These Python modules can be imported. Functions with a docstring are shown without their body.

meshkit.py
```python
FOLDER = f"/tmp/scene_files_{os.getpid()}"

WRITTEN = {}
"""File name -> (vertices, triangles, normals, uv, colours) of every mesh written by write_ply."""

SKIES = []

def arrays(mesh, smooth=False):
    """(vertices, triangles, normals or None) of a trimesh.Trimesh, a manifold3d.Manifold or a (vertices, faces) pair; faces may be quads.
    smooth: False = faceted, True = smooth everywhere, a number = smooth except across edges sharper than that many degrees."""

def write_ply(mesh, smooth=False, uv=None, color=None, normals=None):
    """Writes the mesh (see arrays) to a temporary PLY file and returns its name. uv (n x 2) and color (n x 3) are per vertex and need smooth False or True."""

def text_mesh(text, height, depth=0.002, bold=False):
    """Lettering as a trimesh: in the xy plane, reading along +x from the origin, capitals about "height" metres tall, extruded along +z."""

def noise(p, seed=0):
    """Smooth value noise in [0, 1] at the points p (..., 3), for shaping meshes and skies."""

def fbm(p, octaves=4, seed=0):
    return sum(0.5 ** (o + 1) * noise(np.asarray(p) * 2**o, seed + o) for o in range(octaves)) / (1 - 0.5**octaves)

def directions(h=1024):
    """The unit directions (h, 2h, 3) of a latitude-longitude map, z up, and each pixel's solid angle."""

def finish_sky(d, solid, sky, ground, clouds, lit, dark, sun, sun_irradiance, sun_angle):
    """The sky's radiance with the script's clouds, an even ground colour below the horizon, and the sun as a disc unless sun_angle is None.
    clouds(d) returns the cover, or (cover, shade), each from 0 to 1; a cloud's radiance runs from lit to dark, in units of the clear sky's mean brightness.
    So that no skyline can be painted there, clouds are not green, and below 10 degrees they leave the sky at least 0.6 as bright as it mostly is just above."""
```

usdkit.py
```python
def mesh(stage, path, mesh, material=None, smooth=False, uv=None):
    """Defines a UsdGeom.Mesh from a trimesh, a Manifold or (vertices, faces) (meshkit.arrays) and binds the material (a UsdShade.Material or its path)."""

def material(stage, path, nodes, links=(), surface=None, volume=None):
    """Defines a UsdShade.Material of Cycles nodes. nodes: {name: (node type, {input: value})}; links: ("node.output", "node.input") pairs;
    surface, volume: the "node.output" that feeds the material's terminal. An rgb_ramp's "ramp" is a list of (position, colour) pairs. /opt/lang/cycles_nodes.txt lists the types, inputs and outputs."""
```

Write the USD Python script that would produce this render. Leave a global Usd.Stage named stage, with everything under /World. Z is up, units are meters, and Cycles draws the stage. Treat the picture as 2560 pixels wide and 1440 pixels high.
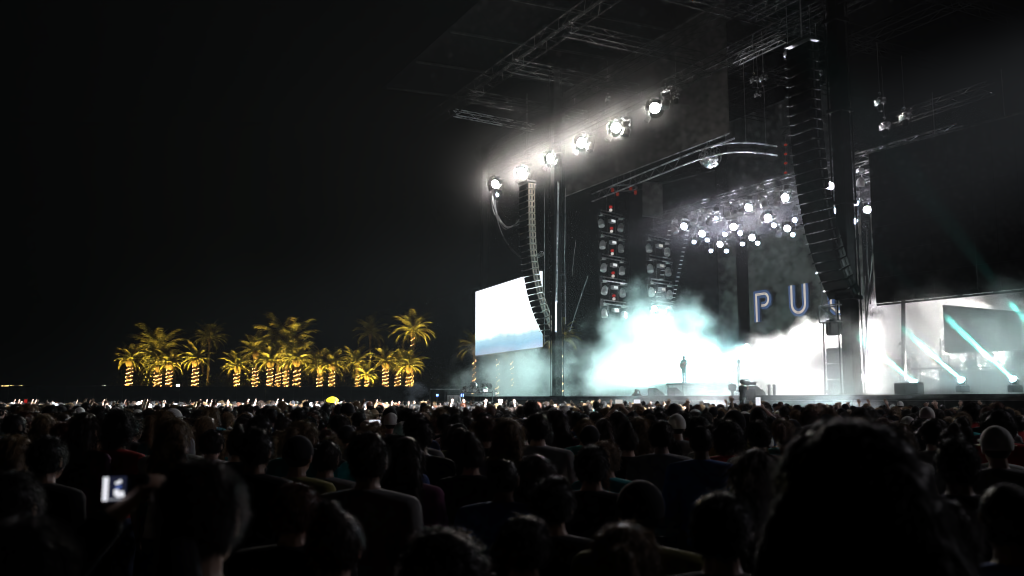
import math, random
import numpy as np, trimesh
import manifold3d as m3
import usdkit, meshkit
from pxr import Usd, UsdGeom, UsdLux, UsdShade, Gf, Sdf, Vt

stage = Usd.Stage.CreateInMemory()
UsdGeom.Xform.Define(stage, '/World')
UsdGeom.Scope.Define(stage, '/World/Looks')
rng = random.Random(7)
nrng = np.random.default_rng(7)

# ------------------------------------------------------------------ camera, sky, exposure
EYE_HEIGHT = 1.8
F_PIX = 1280 / math.tan(math.radians(30))          # focal length in photograph pixels (2560 wide, 60 degrees)
PITCH = math.atan(280 / F_PIX)
cam = UsdGeom.Camera.Define(stage, '/World/camera')
cam.CreateHorizontalApertureAttr(36.0)
cam.CreateFocalLengthAttr(18.0 / math.tan(math.radians(30)))
cam.CreateClippingRangeAttr(Gf.Vec2f(0.05, 5000))
cam.CreateExposureAttr(0.0)
cam.CreateFStopAttr(3.0)                              # the nearest heads are out of focus
cam.CreateFocusDistanceAttr(50.0)
cam.AddTranslateOp().Set(Gf.Vec3d(0, 0, EYE_HEIGHT))
cam.AddRotateXOp().Set(90 + math.degrees(PITCH))

# night sky: the same physical sky with the sun far under the horizon and next to no strength
usdkit.material(stage, '/World/Looks/night_sky', {
    'sky': ('sky_texture', {'sky_type': 'single_scattering', 'sun_disc': False, 'sun_elevation': math.radians(4), 'sun_rotation': 2.5}),
    'tint': ('mix', {'mix_type': 'mix', 'fac': 0.92, 'color2': (0.9, 0.8, 0.8)}),
    'bg': ('background_shader', {'strength': 0.00025})},
    [('sky.color', 'tint.color1'), ('tint.color', 'bg.color')], surface='bg.background')
dome = UsdLux.DomeLight.Define(stage, '/World/sky')
dome.GetPrim().SetCustomDataByKey('kind', 'structure')
dome.GetPrim().SetCustomDataByKey('label', 'black night sky above the festival field')
UsdShade.MaterialBindingAPI.Apply(dome.GetPrim()).Bind(UsdShade.Material.Get(stage, '/World/Looks/night_sky'))

CROWD_I = 120000.0
FRONT_I, UP_I, BEAM_I, PALM_I = 300.0, 10.0, 95000.0, 6500.0
FOG_LAMPS = [((2.0, 13.2, 9.0), 9000, (0.7, 0.96, 0.94), (5.5, 0.5, 2.6), 30), ((10.5, 10.5, 3.4), 8000, (0.58, 1.0, 0.95), (10.5, 4, 5.0), 42), ((14.5, 11.5, 3.4), 6500, (0.55, 1.0, 0.95), (13.5, 3, 5.0), 40), ((18.5, 12, 3.2), 9000, (0.5, 1.0, 0.94), (20, 2, 2.0), 28),
             ((25, 9.5, 3.0), 20000, (1.0, 0.98, 0.95), (26.5, 3, 4.2), 42), ((30.5, 14, 3.0), 8500, (1.0, 0.96, 0.92), (29.3, 6, 5.5), 40), ((38, 9, 4.5), 2500, (0.75, 1.0, 0.97), (35, -1.5, 2.2), 42),
             ((35, -3.1, 0.4), 400, (0.75, 1.0, 0.97), (31, -3.2, 3.2), 60), ((28, -3.1, 0.4), 400, (0.95, 1.0, 0.97), (25, -3.2, 2.6), 60), ((21, -3.1, 0.4), 250, (0.6, 1.0, 0.95), (19, -3.2, 2.3), 60)]

# ------------------------------------------------------------------ where things stand
def ray(px, py):
    x, y = (px - 1280) / F_PIX, (720 - py) / F_PIX
    c, s = math.cos(PITCH), math.sin(PITCH)
    return np.array([x, c - s * y, s + c * y])

ANG = math.radians(28)                              # the stage front runs away to the left at 28 degrees
ALONG = np.array([-math.sin(ANG), math.cos(ANG)])   # along the stage front, towards its far left end
INTO = np.array([math.cos(ANG), math.sin(ANG)])     # upstage, away from the audience
_r = ray(1238, 460)
ORIGIN = (_r * (18 - EYE_HEIGHT) / _r[2])[:2]       # far end of the front lighting truss

def S(s, v, z):
    """A stage point: s metres from the far left end towards the near right end, v metres upstage, z up."""
    p = ORIGIN + v * INTO - s * ALONG
    return np.array([p[0], p[1], z])

def on_v(px, py, v):
    r = ray(px, py)
    t = (v + ORIGIN @ INTO) / (r[:2] @ INTO)
    return r * t + [0, 0, EYE_HEIGHT]

def at_depth(px, py, y):
    r = ray(px, py)
    return r * (y / r[1]) + [0, 0, EYE_HEIGHT]

def at_z(px, py, z):
    r = ray(px, py)
    return r * ((z - EYE_HEIGHT) / r[2]) + [0, 0, EYE_HEIGHT]

def pixel(p):
    d = np.asarray(p, float) - [0, 0, EYE_HEIGHT]
    c, s = math.cos(PITCH), math.sin(PITCH)
    f, u = d[1] * c + d[2] * s, -d[1] * s + d[2] * c
    return 1280 + F_PIX * d[0] / f, 720 - F_PIX * u / f

A3, I3, UP = np.array([*ALONG, 0]), np.array([*INTO, 0]), np.array([0, 0, 1.0])

# ------------------------------------------------------------------ prims
_used = {}
def numbered(parent, name):
    k = _used.get((parent, name), 0)
    _used[(parent, name)] = k + 1
    return f'{parent}/{name}' + (f'_{k:03d}' if k else '')

def tag(prim, label=None, cat=None, group=None, kind=None):
    for k, v in (('label', label), ('category', cat), ('group', group), ('kind', kind)):
        if v:
            prim.SetCustomDataByKey(k, v)
    return prim

def thing(name, label, cat, loc=(0, 0, 0), rotz=0.0, group=None, kind=None, scale=None):
    x = UsdGeom.Xform.Define(stage, numbered('/World', name))
    x.AddTranslateOp().Set(Gf.Vec3d(*map(float, loc)))
    if rotz: x.AddRotateZOp().Set(math.degrees(rotz))
    if scale is not None: x.AddScaleOp().Set(Gf.Vec3f(*map(float, np.broadcast_to(scale, 3))))
    tag(x.GetPrim(), label, cat, group, kind)
    x.base = np.array(loc, float)
    return x

def path_of(p):
    return str(p.GetPath()) if hasattr(p, 'GetPath') else str(p)

def part(parent, name, mesh, mat, smooth=False, world=None, label=None, kind=None):
    """One mesh under parent; world: the base that its coordinates are measured from (they are then world coordinates)."""
    if world is not None:
        mesh = mesh.copy(); mesh.apply_translation(-np.asarray(world.base))
    m = usdkit.mesh(stage, numbered(path_of(parent), name), mesh, f'/World/Looks/{mat}', smooth)
    tag(m.GetPrim(), label, kind=kind)
    return m

def solo(name, mesh, mat, label, cat, group=None, kind=None, smooth=False):
    m = usdkit.mesh(stage, numbered('/World', name), mesh, f'/World/Looks/{mat}', smooth)
    tag(m.GetPrim(), label, cat, group, kind)
    return m

def copy_of(proto, name, label, cat, loc, rotz=0.0, group=None, scale=None):
    x = thing(name, label, cat, loc, rotz, group, None, scale)
    x.GetPrim().GetReferences().AddInternalReference(proto)
    x.GetPrim().SetInstanceable(True)
    return x

# ------------------------------------------------------------------ meshes
def cat_(ms):
    return trimesh.util.concatenate([m for m in ms if m is not None])

def box(c, size, ax=None):
    """A box at c; ax: three axis vectors."""
    b = trimesh.creation.box(size)
    T = np.eye(4)
    if ax is not None: T[:3, :3] = np.array(ax).T
    T[:3, 3] = c
    b.apply_transform(T)
    return b

def rbox(size, r=0.02, c=(0, 0, 0), ax=None):
    sx, sy, sz = (max(x / 2 - r, 1e-3) for x in size)
    pts = []
    for a in (-1, 1):
        for b in (-1, 1):
            for d in (-1, 1):
                for o in ((r, 0, 0), (0, r, 0), (0, 0, r)):
                    pts.append([a * (sx + o[0]), b * (sy + o[1]), d * (sz + o[2])])
    h = m3.Manifold.hull_points(np.array(pts)).to_mesh()
    m = trimesh.Trimesh(h.vert_properties[:, :3], h.tri_verts)
    T = np.eye(4)
    if ax is not None: T[:3, :3] = np.array(ax).T
    T[:3, 3] = c
    m.apply_transform(T)
    return m

def tube(pts, r, sides=6, closed_ends=True):
    p = np.asarray(pts, float)
    r = np.broadcast_to(r, (len(p),))
    t = np.gradient(p, axis=0)
    t /= np.linalg.norm(t, axis=1, keepdims=True) + 1e-12
    ref = np.where(np.abs(t[:, 2:]) < 0.9, [0, 0, 1.0], [1.0, 0, 0])
    a = np.cross(t, ref); a /= np.linalg.norm(a, axis=1, keepdims=True) + 1e-12
    b = np.cross(t, a)
    ang = np.arange(sides) * 2 * np.pi / sides
    v = (p[:, None] + r[:, None, None] * (np.cos(ang)[None, :, None] * a[:, None] + np.sin(ang)[None, :, None] * b[:, None])).reshape(-1, 3)
    f = []
    for i in range(len(p) - 1):
        for j in range(sides):
            q = [i * sides + j, i * sides + (j + 1) % sides, (i + 1) * sides + (j + 1) % sides, (i + 1) * sides + j]
            f += [[q[0], q[2], q[1]], [q[0], q[3], q[2]]]
    n = len(v)
    v = np.vstack([v, p[0], p[-1]])
    k = (len(p) - 1) * sides
    for j in range(sides):
        f += [[n, j, (j + 1) % sides], [n + 1, k + (j + 1) % sides, k + j]]
    m = trimesh.Trimesh(v, np.array(f), process=False)
    if m.volume < 0: m.invert()
    return m

def zigzag(p, q, off, n):
    """Points zigzagging between the line p-q and the same line moved by off."""
    return [p + (q - p) * i / n + (off if i % 2 else 0) for i in range(n + 1)]

def quad(a, b, c, d, thick, back):
    """A slab with the face a b c d and the given thickness along back."""
    k = np.asarray(back, float) * thick
    v = np.array([a, b, c, d, a + k, b + k, c + k, d + k])
    f = [[0, 1, 2], [0, 2, 3], [6, 5, 4], [7, 6, 4], [0, 4, 5], [0, 5, 1], [1, 5, 6], [1, 6, 2], [2, 6, 7], [2, 7, 3], [3, 7, 4], [3, 4, 0]]
    m = trimesh.Trimesh(v, f, process=False)
    if m.volume < 0: m.invert()
    return m

def lathe(profile, sides=14):
    """Revolves (r, z) pairs round z."""
    return trimesh.creation.revolve(np.array(profile, float), sections=sides)

def aim(mesh, pos, direction, up=(0, 0, 1)):
    """Turns the mesh's -z axis to direction and moves it to pos."""
    z = -np.asarray(direction, float); z /= np.linalg.norm(z)
    x = np.cross(up, z)
    if np.linalg.norm(x) < 1e-6: x = np.array([1.0, 0, 0])
    x /= np.linalg.norm(x)
    T = np.eye(4); T[:3, 0], T[:3, 1], T[:3, 2], T[:3, 3] = x, np.cross(z, x), z, pos
    m = mesh.copy(); m.apply_transform(T)
    return m

def light(parent, name, pos, intensity, color, target=None, half_angle=None, radius=0.1, soft=0.3):
    """A lamp's own light (SphereLight; with a cone if it has a target)."""
    l = UsdLux.SphereLight.Define(stage, numbered(path_of(parent), name))
    base = np.asarray(getattr(parent, 'base', np.zeros(3)))
    l.CreateRadiusAttr(radius); l.CreateIntensityAttr(intensity); l.CreateColorAttr(Gf.Vec3f(*color)); l.CreateNormalizeAttr(True)
    p = np.asarray(pos, float) - base
    if target is not None:
        z = -(np.asarray(target, float) - np.asarray(pos)); z /= np.linalg.norm(z)
        x = np.cross([0, 0, 1.0], z); x = x / np.linalg.norm(x) if np.linalg.norm(x) > 1e-6 else np.array([1.0, 0, 0])
        y = np.cross(z, x)
        l.AddTransformOp().Set(Gf.Matrix4d(*x, 0, *y, 0, *z, 0, *p, 1))
        s = UsdLux.ShapingAPI.Apply(l.GetPrim())
        s.CreateShapingConeAngleAttr(half_angle); s.CreateShapingConeSoftnessAttr(soft)
    else:
        l.AddTranslateOp().Set(Gf.Vec3d(*p))
    return l

# ------------------------------------------------------------------ materials
def mat(name, color, rough=0.6, metal=0.0, var=0.25, scale=6.0, bump=0.0, spec=0.5, sheen=0.0):
    """A painted, cloth or metal surface whose tone and gloss wander a little."""
    c = np.array(color, float)
    nodes = {'pos': ('texture_coordinate', {}), 'n': ('noise_texture', {'scale': scale, 'detail': 4.0}),
             'r': ('rgb_ramp', {'ramp': [(0.3, tuple(c * (1 - var))), (0.7, tuple(np.minimum(c * (1 + var), 1)))]}),
             'm': ('map_range', {'from_min': 0.3, 'from_max': 0.7, 'to_min': max(rough - 0.1, 0.05), 'to_max': min(rough + 0.1, 1)}),
             'p': ('principled_bsdf', {'metallic': metal, 'specular_ior_level': spec, 'sheen_weight': sheen})}
    links = [('pos.object', 'n.vector'), ('n.fac', 'r.fac'), ('r.color', 'p.base_color'), ('n.fac', 'm.value'), ('m.result', 'p.roughness')]
    if bump:
        nodes['b'] = ('bump', {'strength': 0.6, 'distance': bump})
        nodes['n2'] = ('noise_texture', {'scale': scale * 6, 'detail': 3.0})
        links += [('pos.object', 'n2.vector'), ('n2.fac', 'b.height'), ('b.normal', 'p.normal')]
    usdkit.material(stage, f'/World/Looks/{name}', nodes, links, surface='p.BSDF')
    return name

def glow(name, color, strength):
    usdkit.material(stage, f'/World/Looks/{name}', {'e': ('emission', {'color': color, 'strength': strength})}, [], surface='e.emission')
    return name

mat('black_paint', (0.02, 0.02, 0.021), 0.45, 0.0)
mat('black_metal', (0.05, 0.05, 0.052), 0.4, 0.7)
mat('truss_metal', (0.42, 0.42, 0.42), 0.38, 0.9, 0.3, 3)
mat('dull_metal', (0.14, 0.14, 0.14), 0.5, 0.7)
mat('chrome_metal', (0.6, 0.6, 0.6), 0.25, 1.0)
mat('speaker_side', (0.16, 0.135, 0.11), 0.6, 0.0, 0.3)
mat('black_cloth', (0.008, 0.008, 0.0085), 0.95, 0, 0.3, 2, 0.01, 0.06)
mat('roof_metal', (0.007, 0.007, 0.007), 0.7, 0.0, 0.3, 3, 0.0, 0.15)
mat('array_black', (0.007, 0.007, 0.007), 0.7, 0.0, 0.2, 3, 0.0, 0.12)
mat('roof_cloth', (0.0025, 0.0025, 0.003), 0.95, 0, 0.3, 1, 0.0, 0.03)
mat('grey_cloth', (0.085, 0.078, 0.074), 0.95, 0, 0.25, 0.6, 0.01, 0.2)
mat('header_cloth', (0.040, 0.037, 0.036), 0.95, 0, 0.12, 0.4, 0.01, 0.2)
mat('wall_cloth', (0.12, 0.11, 0.10), 0.9, 0, 0.3, 0.5, 0.01, 0.2)
mat('teal_cloth', (0.05, 0.075, 0.078), 0.9, 0, 0.3, 1.0, 0.02, 0.2)
mat('stage_floor', (0.05, 0.05, 0.052), 0.35, 0, 0.4, 1.5)
mat('skirt_cloth', (0.05, 0.055, 0.055), 0.9, 0, 0.3, 2, 0.01)
mat('cable_rubber', (0.3, 0.3, 0.3), 0.5)
mat('dark_cable', (0.03, 0.03, 0.03), 0.6)
mat('pale_case', (0.6, 0.6, 0.58), 0.45)
mat('grey_case', (0.3, 0.3, 0.3), 0.6)
mat('red_plastic', (0.5, 0.03, 0.03), 0.4)
mat('screen_off', (0.008, 0.008, 0.009), 0.7, 0, 0.05, 1, 0.0, 0.12)
mat('sign_blue', (0.05, 0.07, 0.13), 0.5)
mat('fence_cloth', (0.006, 0.007, 0.008), 0.9, 0, 0.4, 0.3)
mat('field_grass', (0.025, 0.035, 0.015), 0.95, 0, 0.5, 0.8, 0.02)
mat('palm_frond', (0.16, 0.15, 0.035), 0.55, 0, 0.35, 2.5)
mat('palm_bark', (0.14, 0.10, 0.06), 0.9, 0, 0.4, 5, 0.03)
mat('dark_leaf', (0.05, 0.06, 0.02), 0.7, 0, 0.4, 0.8)
glow('lens_warm', (1.0, 0.93, 0.86), 1200.0)
glow('lens_white', (0.95, 0.90, 1.0), 650.0)
glow('lens_blue', (0.55, 0.62, 1.0), 120.0)
glow('lens_cyan', (0.45, 0.9, 1.0), 30.0)
glow('lens_dim', (1.0, 0.97, 0.92), 0.55)
glow('lens_glint', (0.95, 0.98, 1.0), 0.8)
glow('beacon_red', (1.0, 0.05, 0.04), 0.3)
glow('beacon_dim', (1.0, 0.08, 0.04), 0.13)
glow('lamp_blue', (0.15, 0.3, 1.0), 5.0)
usdkit.material(stage, '/World/Looks/string_orange', {'tc': ('texture_coordinate', {}), 'n': ('noise_texture', {'scale': 3.5, 'detail': 2.0}),
    'm': ('map_range', {'from_min': 0.42, 'from_max': 0.62, 'to_min': 0.3, 'to_max': 7.0, 'clamp': True}), 'e': ('emission', {'color': (1.0, 0.48, 0.18)})},
    [('tc.object', 'n.vector'), ('n.fac', 'm.value'), ('m.result', 'e.strength')], surface='e.emission')
glow('festoon_gold', (1.0, 0.7, 0.25), 2.0)
glow('flood_warm', (1.0, 0.85, 0.65), 12.0)
glow('neon_white', (1.0, 0.90, 0.80), 0.55)
glow('neon_blue', (0.13, 0.22, 0.46), 0.42)

# ------------------------------------------------------------------ the ground
g = trimesh.creation.box((900, 900, 0.2)); g.apply_translation((0, 250, -0.1))
solo('ground', g, 'field_grass', 'dark trampled grass field under the crowd', None, kind='structure')

# ------------------------------------------------------------------ haze and stage fog
def fog_material(name, blobs, density, color, scale, warp=1.6, low=0.25, high=0.75, rough=0.9, aniso=0.2, detail=5.0, lift=0.55, turn=ANG):
    """An uneven cloud: soft ellipsoids (centre, three radii along the stage axes, weight) broken up by noise."""
    nodes = {'g': ('geometry', {}),
             'w': ('noise_texture', {'scale': scale * 0.6, 'detail': 3.0}),
             'wc': ('vector_math', {'math_type': 'subtract', 'vector2': (0.5, 0.5, 0.5)}),
             'ws': ('vector_math', {'math_type': 'scale', 'scale': warp * 2}),
             'wp': ('vector_math', {'math_type': 'add'}),
             'n': ('noise_texture', {'scale': scale, 'detail': detail, 'roughness': rough * 0.65}),
             'n5': ('math', {'math_type': 'subtract', 'value2': 0.5}),
             'na': ('math', {'math_type': 'multiply', 'value2': lift * 2}),
             's': ('math', {'math_type': 'add'}),
             'mr': ('map_range', {'range_type': 'smoothstep', 'from_min': low, 'from_max': high, 'to_min': 0.0, 'to_max': density, 'clamp': True}),
             'v': ('principled_volume', {'color': color, 'anisotropy': aniso})}
    links = [('g.position', 'w.vector'), ('w.color', 'wc.vector1'), ('wc.vector', 'ws.vector1'), ('g.position', 'wp.vector1'), ('ws.vector', 'wp.vector2'),
             ('g.position', 'n.vector'), ('n.fac', 'n5.value1'), ('n5.value', 'na.value1'), ('na.value', 's.value2'),
             ('s.value', 'mr.value'), ('mr.result', 'v.density')]
    prev = None
    for i, (c, r, wgt) in enumerate(blobs):
        nodes[f'm{i}'] = ('mapping', {'mapping_type': 'texture', 'location': tuple(c), 'rotation': (0, 0, turn), 'scale': tuple(r)})
        nodes[f'b{i}'] = ('gradient_texture', {'gradient_type': 'spherical'})
        nodes[f'k{i}'] = ('math', {'math_type': 'multiply', 'value2': wgt})
        links += [('wp.vector', f'm{i}.vector'), (f'm{i}.vector', f'b{i}.vector'), (f'b{i}.fac', f'k{i}.value1')]
        if prev:
            nodes[f'x{i}'] = ('math', {'math_type': 'maximum'})
            links += [(prev, f'x{i}.value1'), (f'k{i}.value', f'x{i}.value2')]
            prev = f'x{i}.value'
        else:
            prev = f'k{i}.value'
    links.append((prev, 's.value1'))
    # no fog where no ellipsoid reaches, whatever the noise says
    nodes['gate'] = ('map_range', {'from_min': 0.0, 'from_max': 0.12, 'to_min': 0.0, 'to_max': 1.0, 'clamp': True})
    nodes['gm'] = ('math', {'math_type': 'multiply'})
    links = [l for l in links if l != ('mr.result', 'v.density')] + [(prev, 'gate.value'), ('gate.result', 'gm.value1'), ('mr.result', 'gm.value2'), ('gm.value', 'v.density')]
    usdkit.material(stage, f'/World/Looks/{name}', nodes, links, volume='v.volume')

def fog_box(name, mat_name, s0, s1, v0, v1, z0, z1, label):
    c = (S(s0, v0, z0) + S(s1, v1, z1)) / 2
    m = box(c, (abs(v1 - v0), abs(s1 - s0), z1 - z0), (I3, A3, UP))
    solo(name, m, mat_name, label, None, kind='stuff')

usdkit.material(stage, '/World/Looks/haze_air', {'v': ('principled_volume', {'color': (0.93, 0.97, 1.0), 'density': 0.00014, 'anisotropy': 0.35})}, [], volume='v.volume')
hz = trimesh.creation.box((420, 330, 45)); hz.apply_translation((0, 120, 21.0))
solo('haze', hz, 'haze_air', 'thin smoky haze hanging in the night air', None, kind='stuff')

FOG_L = [(S(11.5, 6.0, 4.4), (5.2, 7.6, 6.6), 1.25), (S(7.5, 6, 3.0), (5.0, 6.6, 4.6), 1.05), (S(15.0, 9.0, 4.2), (4.0, 6.0, 4.0), 0.75), (S(20, 3, 1.7), (4.0, 11, 1.5), 1.2), (S(5.0, -1.2, 3.2), (5, 9.0, 4.6), 1.05)]
fog_material('fog_teal', FOG_L, 0.5, (0.86, 0.95, 0.94), 0.62, 2.4, 0.26, 1.5, lift=0.85, detail=6.0)
fog_box('fog_cloud', 'fog_teal', -5, 27, -6.0, 14.5, 2.05, 12, 'bright teal white fog cloud billowing over the far half of the stage')
FOG_R = [(S(27.8, 4.5, 3.4), (4.0, 3.6, 3.3), 1.35), (S(24.0, 4.5, 2.9), (3.6, 4.2, 2.9), 1.25), (S(30.2, 7.5, 5.2), (3.8, 3.2, 3.6), 1.2), (S(30.5, 11.0, 6.0), (3.6, 3.6, 4.4), 0.9)]
fog_material('fog_white', FOG_R, 1.0, (0.95, 0.94, 0.92), 0.9, 1.4, 0.28, 1.0, lift=0.75, detail=6.0)
fog_box('fog_cloud', 'fog_white', 20.5, 40, 0.6, 18, 2.05, 11, 'dense white fog plume rising beside the black tower at right')
FOG_F = [(S(25, -1.5, 1.5), (3.2, 9, 2.0), 0.7), (S(33, 0.0, 2.2), (5, 10, 2.6), 1.0), (S(38, 0, 3.2), (5, 8, 3.6), 0.9)]
fog_material('fog_low', FOG_F, 0.55, (0.86, 0.92, 0.92), 0.5, 1.2, 0.1, 1.1, lift=0.5)
fog_box('fog_cloud', 'fog_low', 16, 50, -4.4, 0.58, 0.3, 7.5, 'thin grey fog drifting low along the stage front at right')

SMOKE_UP = [(S(16.5, 9, 13.2), (6.5, 14, 2.0), 1.3)]
fog_material('upstage_smoke', SMOKE_UP, 0.028, (0.95, 0.94, 1.0), 0.5, 0.4, 0.1, 1.2, lift=0.2)
fog_box('fog_veil', 'upstage_smoke', 2, 33, 4.2, 15.3, 12.02, 15.6, 'thin smoke around the clustered upstage lamps')
dp = at_depth(620, 790, 78)
fog_material('drift_air', [(dp, (26, 14, 8.5), 1.2), (dp + [20, -4, 2], (18, 12, 8), 1.0)], 0.0035, (0.75, 0.97, 1.0), 0.12, 3.0, 0.1, 1.2, lift=0.6, turn=0.0)
solo('fog_veil', box(dp + [8, 0, 3.5], (66, 26, 20)), 'drift_air', 'faint teal haze drifting in the dark above the palms', None, kind='stuff')
AIR = [(S(9, -1.5, 18), (5.5, 17, 5.0), 1.3), (S(16, 8, 13), (7, 14, 4.5), 0.8)]
fog_material('stage_haze', AIR, 0.0016, (0.95, 0.96, 0.97), 0.25, 1.0, 0.0, 0.8, lift=0.25)
fog_box('fog_veil', 'stage_haze', -14, 48, -14, 24, 9.0, 27.8, 'faint smoky veil hanging round the lamps under the stage roof')

SMOKE = [(S(9.5, -0.6, 17.9), (3.2, 15.5, 3.0), 1.4)]
fog_material('truss_smoke', SMOKE, 0.03, (0.97, 0.96, 0.95), 0.5, 0.5, 0.1, 1.25, lift=0.2)
fog_box('fog_veil', 'truss_smoke', -7, 26, -4.4, 2.9, 14.6, 21.3, 'thin smoke trapped along the front lighting truss')

# ------------------------------------------------------------------ stage deck
t = thing('concert_stage', 'wide black concert stage with dark cloth skirt behind the crowd', 'stage', S(20, 0, 0))
part(t, 'deck', box((S(3, -2, 1.9) + S(46, 18, 1.9)) / 2, (20, 43, 0.2), (I3, A3, UP)), 'stage_floor', world=t)
part(t, 'rear_riser', box((S(3.5, 7, 2.48) + S(19, 15, 2.48)) / 2, (8, 15.5, 0.92), (I3, A3, UP)), 'stage_floor', world=t)
for k in range(22):
    a = 3 + k * 43 / 22
    part(t, 'skirt_panel', box(S(a + 43 / 44, -1.9 + rng.uniform(-0.03, 0.03), 0.9), (0.06, 43 / 22 - 0.04, 1.78), (I3, A3, UP)), 'skirt_cloth', world=t)
t = thing('crowd_barrier', 'low dark crowd barrier along the stage front', 'barrier', S(20, -5, 0))
for k in range(20):
    part(t, 'barrier_panel', box(S(4 + k * 2 + 1, -5, 0.6), (0.05, 1.94, 1.2), (I3, A3, UP)), 'black_metal', world=t)

# ------------------------------------------------------------------ trusses
def truss(name, label, pts, w, h, side, mtl='dull_metal', step=0.9, r=0.03, group=None, cat='truss'):
    """A box truss along a polyline: four chords, a zigzag lacing on every face."""
    pts = [np.asarray(p, float) for p in pts]
    t = thing(name, label, cat, pts[0], group=group)
    side = np.asarray(side, float)
    offs = [side * a * w / 2 + UP * b * h / 2 for a, b in ((-1, -1), (1, -1), (1, 1), (-1, 1))]
    for o in offs:
        part(t, 'chord', tube([p + o for p in pts], r, 6), mtl, world=t)
    seg = np.linalg.norm(np.diff(pts, axis=0), axis=1)
    cum = np.r_[0, np.cumsum(seg)]
    n = max(2, int(cum[-1] / step))
    q = [np.array([np.interp(cum[-1] * i / n, cum, np.array(pts)[:, k]) for k in range(3)]) for i in range(n + 1)]
    for a, b in ((0, 1), (1, 2), (2, 3), (3, 0)):
        part(t, 'lacing', tube([q[i] + (offs[a] if i % 2 else offs[b]) for i in range(n + 1)], r * 0.55, 4), mtl, world=t)
    return t

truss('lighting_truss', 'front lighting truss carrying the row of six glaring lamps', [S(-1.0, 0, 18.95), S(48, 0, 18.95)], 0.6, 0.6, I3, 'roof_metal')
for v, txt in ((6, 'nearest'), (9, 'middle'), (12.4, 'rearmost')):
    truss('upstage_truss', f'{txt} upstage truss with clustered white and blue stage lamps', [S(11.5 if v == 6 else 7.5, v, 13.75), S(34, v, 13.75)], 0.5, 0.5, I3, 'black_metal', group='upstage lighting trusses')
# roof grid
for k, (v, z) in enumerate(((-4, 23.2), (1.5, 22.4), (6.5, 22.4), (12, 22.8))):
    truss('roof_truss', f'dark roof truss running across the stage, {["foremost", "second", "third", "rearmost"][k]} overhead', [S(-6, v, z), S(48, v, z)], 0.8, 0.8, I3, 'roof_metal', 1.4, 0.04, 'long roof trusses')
for k, s in enumerate((8, 14, 20, 26, 32, 38)):
    truss('roof_beam', f'short dark roof beam running upstage, {["first", "second", "third", "fourth", "fifth", "sixth"][k]} from the left', [S(s, -6, 21.4), S(s, 16, 21.4)], 0.6, 0.6, A3, 'roof_metal', 1.1, 0.03, 'short roof beams')
truss('roof_edge_beam', 'thin beam at the left edge of the stage roof', [S(-6.5, -0.5, 25.4), S(-6.5, 7, 25.2)], 0.5, 0.5, A3, 'truss_metal', 0.9, 0.03)
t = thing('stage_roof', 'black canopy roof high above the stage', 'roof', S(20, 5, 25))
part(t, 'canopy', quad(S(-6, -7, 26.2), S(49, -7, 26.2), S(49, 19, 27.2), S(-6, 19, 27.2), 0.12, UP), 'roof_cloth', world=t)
for k in range(10):
    s = -5 + 6 * k
    part(t, 'rib', tube([S(s, -6.9, 26.0), S(s, 18.9, 27.0)], 0.09, 6), 'roof_metal', world=t)
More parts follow.
